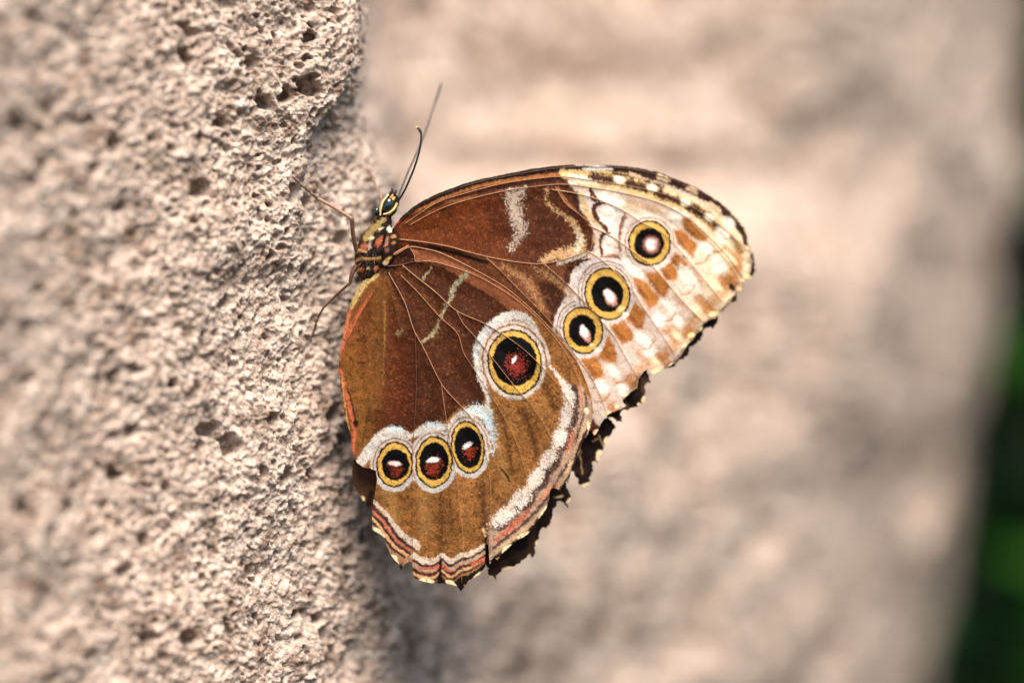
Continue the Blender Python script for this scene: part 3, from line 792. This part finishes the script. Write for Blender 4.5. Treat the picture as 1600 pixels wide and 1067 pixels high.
    # bright cells
    for c, a, b, r in (((1056,338), 12, 9, 60), ((1102,388), 13, 9, 40), ((1130,368), 15, 10, 60), ((1122,412), 14, 9, 50), ((1140,348), 9, 8, 40),
                       ((1080,441), 16, 9, 45), ((1097,462), 12, 6, 45), ((1048,480), 16, 6, 48), ((1061,503), 12, 6, 50), ((1005,529), 14, 8, 40),
                       ((1016,548), 12, 10, 40), ((958,580), 14, 7, 50), ((988,417), 25, 8, 46), ((976,610), 14, 9, 50), ((955,309), 22, 9, 22), ((950,336), 13, 14, 0), ((951,381), 9, 12, 0), ((1074,433), 15, 9, 45), ((1123,418), 15, 9, 45), ((940,604), 12, 8, 60),
                       ((1030,500), 12, 9, 45), ((1070,424), 12, 7, 45)):
        p.ell(c, a, b, r, (255, 240, 220), 7, .25, .9)
    # fine brown scallops and the tan submargin
    for x, y in ((1100,404),(1078,452),(1048,494),(1014,538),(976,590),(1128,386),(944,620)):
        p.stroke([(x - 14, y + 8), (x, y + 6), (x + 8, y - 6)], 2.6, (176, 118, 80), 2.5, .4, .8)
    for x, y, rr in ((1146,440,50),(1112,486,46),(1078,520,46),(1036,560,42),(1150,412,70),(1132,440,50),(990,600,50),(1096,470,50),(1052,520,50),(960,640,50)):
        p.ell((x, y), 14, 9, rr, (172, 112, 58), 9, .5, .85)
    for x, y in ((1142,404),(1120,446),(1090,486),(1058,524),(1024,566),(1140,380)):
        p.ell((x, y), 12, 5, 48, (246, 222, 180), 6, .3, .8)
    edge = [(1170,376),(1174,400),(1172,424),(1160,448),(1144,468),(1124,488),(1104,504),(1088,522),(1072,542),(1056,562),(1024,584)]
    p.stroke(edge, [6, 4, 6, 5, 7, 6, 6, 5, 6, 5, 3], (104, 62, 38), 5, .6, .7)
    for c, a, b, r in (((1168,432), 5, 4, 0), ((1156,452), 6, 4, 40), ((1116,490), 9, 4, -10), ((1080,524), 6, 4, -20), ((1072,538), 7, 3.5, -30), ((1024,581), 12, 4, -26), ((1050,570), 5, 3, -20), ((1096,514), 4, 3, 0)):
        p.ell(c, a, b, r, (250, 224, 164), 2, .3)
    for c, a, b, r in (((1144,449), 7, 4, 50), ((1147,466), 4, 5, 0), ((1105,505), 8, 3, -30)):
        p.ell(c, a, b, r, (60, 34, 24), 2.5, .3)
    p.stroke([(1000,586),(990,606),(976,622)], 8, (120, 84, 56), 4, .5, .6)
    for c, a, b, r in (((948,646), 6, 5, 0), ((932,676), 4, 5, 0), ((980,618), 6, 4, 0), ((964,634), 4, 4, 0)):
        p.ell(c, a, b, r, (238, 206, 164), 2, .3)
    # eyespots
    soft = [(10, (222, 198, 182), 2.5), (7, (150, 104, 82), 2.0), (5.2, (220, 196, 176), 2.0)]
    swirl = [(17, (206, 190, 180), 2.0), (12, (120, 82, 66), 1.8), (10, (206, 190, 178), 1.8), (6.6, (126, 88, 72), 1.6), (5, (214, 194, 178), 1.8)]
    Wc = (255, 246, 240); pk = (214, 150, 130)
    i0 = (u < 1e9)
    specs = (
        ((32, 34), ((1014.5,380.5), 22, 22.5), 0, [((1018,382), 13, 14, 0, (150, 92, 78), 5), ((1018,381.5), 9, 10, 0, (234, 200, 188), 4), ((1017,381), 6, 7, 0, Wc, 3)]),
        ((34, 40), ((949,459.5), 24, 27), -14, [((954,465), 8.5, 14.5, -28, pk, 4), ((952.5,462), 6.5, 11, -28, Wc, 3)]),
        ((30, 36), ((910,516.5), 20, 24), -10, [((914.5,521.5), 7, 14, -28, pk, 3.5), ((913,518), 5.5, 10.5, -26, Wc, 2.6)]))
    for ph, k in ((0, 0), (0, 2), (0, 1), (1, 0), (1, 1), (1, 2)):
        R, B, rot, wh = specs[k]
        c = EYES_F[k][0]
        hl = soft if k == 0 else swirl
        # the outer swirls only on the side towards the body
        keep = p.c.copy()
        eyespot(p, c, R, B, rot, None, wh, hl, 10 + k, ph)
        if k and ph == 0:
            out = smooth(((p.u - c[0]) * .75 + (p.v - c[1]) * .5 + 4) / 10)
            f = ell_r(p.u, p.v, c, R[0] + 8, R[1] + 8, rot)
            m = (out * smooth((f - 1) * 40 / 3 + .5))[:, None]
            p.c = p.c * (1 - m) + keep * m
    p.ell((970,483), 5.5, 4, -20, (248, 220, 150), 2.5, .2); p.ell((926,539), 5, 3.5, -20, (248, 216, 140), 2.5, .2)
    p.ell((977,492), 6, 4, -20, (250, 236, 220), 3, .2); p.ell((934,547), 6, 4, -20, (246, 226, 206), 3, .2)
    p.ell((612,378), 16, 22, 0, (44, 26, 18), 12, .4, .8)
    dust(p, 401)
    return p.c

def paint_far(u, v, spots, brown):
    p = Paint(u, v, 45, .6)
    p.c[:] = lin((28, 17, 13))[None] * (1 + .35 * n2(u, v, 12, 46) + .25 * p.s)[:, None]
    m = smooth((n2(u, v, 16, 48) - .1) / .4)
    p.put(np.arange(len(u)), m * .6, brown)
    for c, a, b, r in spots:
        p.ell(c, a, b, r, (240, 208, 160), 1.3, .2)
    return p

def build_wing(name, outline, step, jit, seed, offset, veins, colors_fn, eyes, rots, mat, label):
    u, v, F = wing_grid(outline, step, jit, seed)
    vd = vein_field(u, v, veins) if veins else np.full(u.shape, 30.0)
    relief = 0.42 * smooth(vd / 26) - 0.10 * np.exp(-(vd / 2.2) ** 2)
    d = wing_plane(u, v) + offset + relief + .22 * n2(u, v, 46, seed + 60) + .07 * n2(u, v, 9, seed + 61)
    C = np.maximum(colors_fn(u, v), .002)
    C = C / np.maximum(C.max(1), 1.0)[:, None] * .8
    pos = PT(u, v, d)
    # membrane and eyespots are cut from one continuous sheet
    cu = u[F].mean(1); cv = v[F].mean(1)
    lab = np.zeros(len(F), int)
    for k, ((c, (rx, ry)), r) in enumerate(zip(eyes, rots)):
        lab[ell_r(cu, cv, c, rx + 2.6, ry + 2.6, r) < 1] = k + 1
    def piece(k):
        f = F[lab == k]; us = np.unique(f); rm = np.full(len(u), -1); rm[us] = np.arange(len(us))
        return pos[us], rm[f], C[us]
    base = PT(606, 400, offset)
    a, f, c = piece(0)
    w = child(name, a, f, mat, root, c, base)
    if label: w["label"] = label
    for k in range(len(eyes)):
        a, f, c = piece(k + 1)
        child("eyespot", a, f, mat, w, c)
    for pts, w0, w1, m in veins:
        P = catmull(pts, 8 * (len(pts) - 1) + 1)
        pu, pv = P[:, 0], P[:, 1]
        pd = wing_plane(pu, pv) + offset - .10 + .22 * n2(pu, pv, 46, seed + 60) + .07 * n2(pu, pv, 9, seed + 61) - .04
        R = np.linspace(w0, w1, len(P)) * .40 / 8 * MM * (1 + .25 * n2(pu, pv, 9, 3))
        a, f = tube(PT(pu, pv, pd), R, 6, .8)
        child("vein", a, f, m, w)
    return w

build_wing("hindwing", HIND, 1.15, .5, 3, -0.5, H_VEINS, paint_hind, EYES_H, EROT_H, M_WING, "hindwing with four ringed eyespots and red scalloped margin lines")
build_wing("forewing", FORE, 1.15, .4, 4, 0.6, F_VEINS, paint_fore, EYES_F, EROT_F, M_WING, "forewing with pale cream tip and three ringed eyespots")

FH_SPOTS = [((948,688), 4, 7, 25), ((936,712), 5, 9, 15), ((915,758), 8, 3, -22), ((890,782), 6, 3, -45), ((857,826), 3, 3, 0), ((840,848), 3, 5, 20),
            ((794,888), 9, 2.5, -8), ((767,902), 5, 2.5, 20), ((566,779), 4, 5, -30), ((873,776), 7, 1.6, -10)]
FF_SPOTS = [((1006,624), 3, 6, 20), ((999,632), 3, 3, 0), ((1172,434), 4, 3, -30), ((1150,474), 4, 3, -20), ((1100,516), 4, 3, -30), ((1058,568), 4, 3, -20), ((1046,576), 4, 3, -20)]
def col_far_h(u, v):
    p = paint_far(u, v, FH_SPOTS, (58, 38, 26))
    m = smooth((600 - u) / 20)
    p.put(np.arange(len(u)), m * .7, (92, 62, 42))
    p.ell((566,779), 4, 5, -30, (240, 206, 150), 1.5, .2)
    p.stroke([(575,790),(580,770)], 8, (40, 24, 18), 4, .3)
    for pts in ([(936,680),(944,700)], [(905,700),(910,740)], [(926,690),(934,685)], [(900,690),(908,706)]):
        p.stroke(pts, 1.6, (176, 140, 96), 1.2, .3)
    return p.c
def col_far_f(u, v):
    p = paint_far(u, v, FF_SPOTS, (92, 66, 48))
    return p.c
build_wing("hindwing", FAR_HIND, 1.6, 2.0, 7, 3.4, [], col_far_h, [], [], M_FAR, "dark brown torn edge of the far hindwing")
build_wing("forewing", FAR_FORE, 1.6, 1.8, 8, 2.3, [], col_far_f, [], [], M_FAR, "dark torn edge of the far forewing")

# ---- body: swept shapes with pigment
def sweep(ctrl, n, sides, flat=1.0):
    """ctrl: (u, v, d, radius in 1/8 mm); returns verts, faces"""
    C = catmull(ctrl, n)
    path = PT(C[:, 0], C[:, 1], C[:, 2])
    return tube(path, np.maximum(C[:, 3], .4) / 8 * MM, sides, flat)
def to_uv(P):
    s = (D + P[:, 1]) / D
    return P[:, 0] / s * 8000 + 800, 533.5 - P[:, 2] / s * 8000

a, f = sweep([(604,334,3.0,7),(600,345,3,13),(594,360,3,18),(587,377,3,23),(581,393,3,25),(578,408,3,24),(579,424,3,20),(582,438,3,13)], 70, 64, .95)
q = a * 1000
rs = np.random.RandomState(2)
cen = a.mean(0)
a = a + ((fbm(q / .9, 5, 3) * .28)[:, None] * MM) * np.array([1, 1, 1])[None] * ((a - cen) / (np.linalg.norm(a - cen, axis=1)[:, None] + 1e-9))
u, v = to_uv(a)
p = Paint(u, v, 77, .8)
p.c[:] = lin((34, 22, 17))[None] * (1 + .4 * p.s)[:, None]
p.stroke([(600,342),(586,354),(570,372)], [6, 10, 9], (140, 120, 72), 3, .6)
for c, A, B, r, cc in (((595,357), 5, 3.2, -40, (236, 212, 160)), ((608,357), 3.5, 4, 0, (236, 220, 190)), ((580,372), 4.5, 5, 0, (238, 214, 170)),
                       ((592,377), 5, 12, 28, (190, 104, 72)), ((568,386), 6, 10, 42, (184, 106, 78)), ((577,384), 3, 8, 10, (206, 170, 150)),
                       ((603,384), 4, 6, 0, (150, 110, 90)), ((618,370), 9, 3, -10, (206, 156, 92)), ((617,380), 5, 3, 0, (196, 130, 70)),
                       ((562,422), 9, 4.5, 5, (206, 92, 60)), ((587,420), 5, 6, 20, (220, 122, 84)), ((575,420), 3, 4, 0, (236, 200, 150)), ((602,412), 3, 4, 0, (232, 206, 170))):
    p.ell(c, A * .8, B * .8, r, tuple(np.array(cc) * .86), 2.4, .7)
p.stroke([(556,394),(562,390),(572,394)], 3, (206, 160, 104), 2, .3)
p.stroke([(553,410),(566,403),(580,405),(596,402)], [4, 4, 4, 3], (176, 136, 80), 2, .4)
p.stroke([(558,399),(576,398),(598,396)], 6, (14, 9, 8), 2, .2)
p.stroke([(556,415),(572,412),(592,411)], 7, (18, 11, 9), 2, .2)
thorax = child("thorax", a, f, M_BODY, root, np.clip(p.c, .003, .8) * .86, PT(582, 395, 3))

a, f = sweep([(582,420,3.0,11),(577,450,3.2,11),(573,490,3.3,10),(570,540,3.3,9.5),(570,590,3.3,8),(572,630,3.3,6),(574,650,3.3,3)], 60, 40, .8)
u, v = to_uv(a)
p = Paint(u, v, 78, .8); p.c[:] = lin((120, 84, 50))[None] * (1 + .2 * p.s)[:, None]
ring = (np.sin(v / 3.2) > .75); p.put(np.arange(len(u)), ring * .5, (70, 44, 28))
child("abdomen", a, f, M_BODY, root, np.clip(p.c, .003, .8), PT(580, 430, 3))

# hair tufts on thorax
def tufts(n, pick, mat, length, seed):
    rs = np.random.RandomState(seed); V = []; F = []
    src = np.array([vv.co for vv in thorax.data.vertices]) + np.array(thorax.location) + ROOT
    cen = PT(582, 392, 3)
    src = src[pick(*to_uv(src)) & (src[:, 1] < cen[1] + .0015)]
    for k in range(n):
        b = src[rs.randint(len(src))]
        nrm = b - cen; nrm[1] *= 1.0; nrm /= np.linalg.norm(nrm)
        dr = nrm * .6 + np.array([-.1, 0, -.55]) + rs.randn(3) * .28; dr /= np.linalg.norm(dr)
        L = length * (.5 + rs.rand()) * MM
        sd = np.cross(dr, nrm + 1e-3); sd /= np.linalg.norm(sd) + 1e-9
        w = .028 * MM
        o = len(V)
        V += [b - nrm * .0001 - sd * w, b - nrm * .0001 + sd * w, b + dr * L * .6 + sd * w * .6, b + dr * L * .6 - sd * w * .6, b + dr * L]
        F += [(o, o + 1, o + 2, o + 3), (o + 3, o + 2, o + 4, o + 4)]
    F4 = [x for x in F if x[2] != x[3]]; tri = [x[:3] for x in F if x[2] == x[3]]
    V = np.array(V)
    allf = np.array(F4 + [(t[0], t[1], t[2], t[2]) for t in []])
    T = np.array([(x[0], x[1], x[2]) for x in F4] + [(x[0], x[2], x[3]) for x in F4] + tri)
    o = child("hair", V, T, mat, thorax, None, cen)
    o["kind"] = "stuff"
tufts(1100, lambda u, v: (v > 342), M_HAIR, .8, 4)
tufts(320, lambda u, v: (np.abs(v - 402) < 6) | (np.abs(u + v - 938) < 9) | (u < 566), M_HAIR_TAN, .8, 5)

# dark wing root with tan tegula scales
a, f = sweep([(604,356,1.8,6),(608,368,1.4,10),(610,382,1.2,12),(608,396,1.0,12),(604,410,1.2,10),(598,420,1.6,6)], 40, 32, .8)
u, v = to_uv(a); p = Paint(u, v, 79, .9)
p.c[:] = lin((34, 20, 15))[None] * (1 + .4 * p.s)[:, None]
for c, A, B, r, cc in (((608,358), 4, 4, 0, (228, 206, 172)), ((617,369), 8, 3, -8, (164, 120, 72)), ((616,379), 3, 2.4, 0, (150, 100, 58)), ((604,378), 3, 8, 20, (150, 106, 86)),
                       ((602,411), 4, 4, 0, (222, 192, 150)), ((607,404), 6, 2.4, -35, (196, 150, 88)), ((604,391), 3, 4, 0, (110, 76, 60))):
    p.ell(c, A, B, r, cc, 2, .5)
child("wing_root", a, f, M_BODY, root, np.clip(p.c, .003, .8) * .86)
for pts in ([(606,404,.5),(620,394,.0),(638,384,-.4)],):
    C = catmull(pts, 12); a, f = tube(PT(C[:, 0], C[:, 1], C[:, 2]), np.linspace(1.7, .9, 12) / 8 * MM, 8, .7)
    child("root_scale", a, f, M_HAIR_TAN, root)

# head with eye, palps, antennae
def blob(c, r, nu=28, nv=18, rot=0):
    th = np.linspace(0, 2 * np.pi, nu, endpoint=False); ph = np.linspace(0.02, np.pi - .02, nv)
    T, Pp = np.meshgrid(th, ph)
    x = np.sin(Pp) * np.cos(T) * r[0]; y = np.sin(Pp) * np.sin(T) * r[1]; z = np.cos(Pp) * r[2]
    co, si = math.cos(math.radians(rot)), math.sin(math.radians(rot))
    X = (x * co + z * si); Z = (-x * si + z * co)
    V = np.stack([X, y, Z], -1).reshape(-1, 3) * (MM / 8) + c
    F = []
    for i in range(nv - 1):
        for j in range(nu):
            F.append((i * nu + j, i * nu + (j + 1) % nu, (i + 1) * nu + (j + 1) % nu, (i + 1) * nu + j))
    return V, np.array(F)[:, ::-1]
a, f = blob(PT(608, 322, 3.2), (14, 15, 21), 48, 32, 28)
a = a + (fbm(a * 1000 / .7, 9, 2) * .12 * MM)[:, None] * ((a - a.mean(0)) / (np.linalg.norm(a - a.mean(0), axis=1)[:, None]))
u, v = to_uv(a); p = Paint(u, v, 80, .6)
p.c[:] = lin((30, 20, 16))[None] * (1 + .4 * p.s)[:, None]
p.stroke([(592,338),(591,326),(598,310),(608,300)], [7, 6, 5, 3], (232, 206, 166), 2, .25)
p.stroke([(598,337),(608,333),(616,326),(620,318)], [4, 5, 5, 3], (224, 186, 112), 1.6, .25)
p.ell((623,326), 3, 4, 0, (226, 196, 150), 1.6, .3); p.ell((613,308), 4, 5, 0, (214, 160, 92), 2, .3)
p.stroke([(600,345),(610,343),(620,345)], 3, (206, 170, 110), 1.6, .4)
head = child("head", a, f, M_BODY, root, np.clip(p.c, .003, .8) * .86, PT(606, 338, 3))
a, f = blob(PT(606, 320, 1.7), (8.5, 6.5, 11.5), 32, 22, 22); child("eye", a, f, M_EYE, head)
a, f = blob(PT(588, 331, 4.2), (5.5, 6, 8), 20, 14, 10); child("eye", a, f, M_EYE, head)
for pts, r0, m in (([(607,308,2.2),(611,302,2.0),(613,297,2.0),(612,294,2.0)], 3.4, M_BLACK), ([(612,308,2.4),(616,303,2.2),(618.5,299,2.2),(618.5,296.5,2.2)], 3.4, M_BLACK),
                   ([(609,312,1.9),(612,307,1.8),(614,303,1.8)], 3.0, M_HAIR_TAN)):
    C = catmull(pts, 12); a, f = tube(PT(C[:, 0], C[:, 1], C[:, 2]), np.linspace(r0, r0 * .4, 12) / 8 * MM, 10)
    child("palp", a, f, m, head)
# cream rim around the near eye
for pts, w in (([(594,337,1.8),(595,326,1.5),(600,313,1.6),(607,304,1.9)], 1.4), ([(599,335,1.5),(608,332.5,1.2),(615,327,1.3),(619,320,1.7)], 1.3)):
    C = catmull(pts, 20); a, f = tube(PT(C[:, 0], C[:, 1], C[:, 2]), np.full(20, w) / 8 * MM, 8)
    child("eye_rim", a, f, M_CREAM, head)

def antenna(pts, r0, r1, club):
    C = catmull(pts, 50)
    R = np.linspace(r0, r1, 50); R[-14:] += club * np.sin(np.linspace(0, np.pi, 14)) ** .8
    a, f = tube(PT(C[:, 0], C[:, 1], C[:, 2]), R / 8 * MM, 10)
    return child("antenna", a, f, M_BLACK, root, None, PT(pts[0][0], pts[0][1], pts[0][2]))
an = antenna([(622,314,2.6),(629,303,2.2),(637,287,1.2),(648,260,.3),(656,232,-.2),(658,212,-.2),(656,204,-.2),(652,199.5,-.2)], 1.7, 1.5, .5)
a, f = blob(PT(651, 199, -.2), (2.0, 2.0, 1.8), 12, 8); child("antenna_tip", a, f, M_CREAM, an)
antenna([(620,313,3.4),(626,298,4.5),(637,270,6.5),(650,242,8.5),(664,208,10.5),(676,172,12.5),(684,148,14),(690,130,15)], 1.6, 1.2, .7)

# legs: thigh, shin and jointed foot
def leg(pts, radii, foot, mats):
    """pts (u,v,d): hip, knee, ankle; foot: list of points ending on the stone"""
    hip, knee, ank = pts
    mid = lambda A, B, k, off: tuple(np.array(A) * (1 - k) + np.array(B) * k + np.array(off))
    C = catmull([hip, mid(hip, knee, .5, (-2, 0, -.2)), knee], 16)
    a, f = tube(PT(C[:, 0], C[:, 1], C[:, 2]), np.linspace(radii[0], radii[1] * 1.1, 16) / 8 * MM, 10)
    L = child("leg", a, f, mats[0], root, None, PT(*hip))
    C = catmull([knee, mid(knee, ank, .5, (0, -1.2, 0)), ank], 16)
    R = np.interp(np.linspace(0, 1, 16), [0, .1, .6, 1], [radii[1] * 1.2, radii[1], radii[1] * .95, radii[2]])
    a, f = tube(PT(C[:, 0], C[:, 1], C[:, 2]), R / 8 * MM, 10); child("shin", a, f, mats[1], L)
    fp = [ank] + foot
    C = catmull(fp, 26); k = 5
    for s in range(k):
        i0, i1 = int(25 * s / k), int(25 * (s + 1) / k) + 1
        seg = C[i0:i1]
        R = np.interp(np.linspace(0, 1, len(seg)), [0, .15, .8, 1], [.75, 1, 1.05, .7]) * radii[2]
        a, f = tube(PT(seg[:, 0], seg[:, 1], seg[:, 2]), R / 8 * MM, 8); child("foot_segment", a, f, mats[2 + s % 2], L)
    for off in (-1.6, 1.6):
        e = C[-1]; cl = np.array([e, e + [-2.2, off, .1], e + [-3.2, off * 1.6, .5]])
        a, f = tube(PT(cl[:, 0], cl[:, 1], cl[:, 2]), np.array([.8, .6, .3]) / 8 * MM, 6); child("claw", a, f, mats[0], L)
M_LEG = plain("leg_brown", (92, 64, 46), .5, .35)
M_LEG_TAN = plain("leg_tan", (132, 102, 78), .5, .35)
M_LEG_DARK = plain("leg_dark", (70, 42, 28), .5, .35)
fd = wall_depth(459, 279) + .1
leg([(557,392,1.6),(550,342,-1.0),(496,310,min(-.5, fd - .6))], (3.6, 3.0, 2.4), [(486,302,fd - .6),(474,291,fd - .4),(459,278,fd + .3)], (M_LEG, M_LEG_TAN, M_LEG_DARK, M_LEG))
fd = wall_depth(489, 520) + .1
leg([(556,416,1.6),(547,442,1.0),(506,480,fd * .55)], (4.2, 2.2, 1.7), [(499,492,fd * .75),(493,508,fd * .9),(488,526,fd + .3)], (M_LEG_DARK, M_LEG, M_LEG, M_LEG_DARK))
fd = wall_depth(578, 268) + .1
leg([(596,345,5.0),(597,312,9.0),(586,288,fd * .75)], (3.2, 2.6, 2.0), [(583,280,fd * .88),(580,272,fd * .97),(578,266,fd + .3)], (M_LEG, M_LEG_TAN, M_LEG, M_LEG_TAN))

# ------------------------------------------------------------------ plants behind the corner, their shade put into dark colours
M_LEAF = plain("leaf_green", (44, 88, 22), .5, .35, .35, 60)  # dark leaf colour stands in for the shade over the plants
M_STEM = plain("stem_green", (52, 70, 30), .6, .3, .3, 80)
M_BACKDROP = plain("backdrop_shade", (12, 14, 8), .95, .1, .5, 30)  # near-black colour stands in for deep shade among foliage
def leaf_mesh():
    n = 9; V = []; F = []
    for i in range(n):
        t = i / (n - 1); w = .30 * math.sin(math.pi * min(t * .92 + .06, 1)) ** .8 * (1 - .25 * t)
        z = -.18 * t * t
        for s in (-1, -.5, 0, .5, 1):
            V.append((s * w, t, z + .10 * abs(s) * w * 3))
    for i in range(n - 1):
        for j in range(4):
            F.append((i * 5 + j, i * 5 + j + 1, (i + 1) * 5 + j + 1, (i + 1) * 5 + j))
    me = bpy.data.meshes.new("leaf"); me.from_pydata(V, [], F)
    for pl in me.polygons: pl.use_smooth = True
    me.materials.append(M_LEAF); return me
LEAF = leaf_mesh()
def plant(base, height, nleaf, seed, label):
    rnd = random.Random(seed)
    r = bpy.data.objects.new("leafy_plant", None); col.objects.link(r); r.location = base
    r.empty_display_size = .05
    tag(r, label, "plant")
    P = [Vector((0.02 * math.sin(3 * t + seed) * height * 2, 0.02 * math.cos(2 * t) * height, t * height)) for t in np.linspace(0, 1, 14)]
    a, f = tube(np.array([tuple(x) for x in P]), np.linspace(.006, .002, 14), 8)
    mesh_obj("stem", a, f, M_STEM, r)
    for k in range(nleaf):
        t = .04 + .95 * (k + .5) / nleaf
        i = min(int(t * 13), 12); pos = P[i].lerp(P[i + 1], t * 13 - i)
        o = bpy.data.objects.new("leaf", LEAF); col.objects.link(o); o.parent = r
        o.location = pos
        s = .085 + .05 * rnd.random()
        o.scale = (s, s, s)
        o.rotation_euler = (rnd.uniform(-.5, .6), rnd.uniform(-.3, .3), k * 2.4 + rnd.uniform(-.4, .4))
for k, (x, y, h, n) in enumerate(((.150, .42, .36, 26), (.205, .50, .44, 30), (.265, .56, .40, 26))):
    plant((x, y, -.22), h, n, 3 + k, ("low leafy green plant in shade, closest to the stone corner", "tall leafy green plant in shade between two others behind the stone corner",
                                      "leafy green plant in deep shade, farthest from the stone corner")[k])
def backdrop():  # added sheet that fills the gaps between leaves with painted darkness
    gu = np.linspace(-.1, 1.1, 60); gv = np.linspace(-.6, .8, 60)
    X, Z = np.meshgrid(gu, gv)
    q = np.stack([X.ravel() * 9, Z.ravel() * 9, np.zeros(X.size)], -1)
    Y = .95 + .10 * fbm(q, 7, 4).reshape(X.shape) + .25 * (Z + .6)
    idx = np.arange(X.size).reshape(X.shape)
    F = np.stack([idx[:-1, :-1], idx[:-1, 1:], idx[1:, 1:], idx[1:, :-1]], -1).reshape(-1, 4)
    o = mesh_obj("dark_backdrop", np.stack([X, Y, Z], -1).reshape(-1, 3), F, M_BACKDROP)
    tag(o, "added near-black backdrop standing in for deeply shaded foliage behind the plants", None, None, "structure")
backdrop()
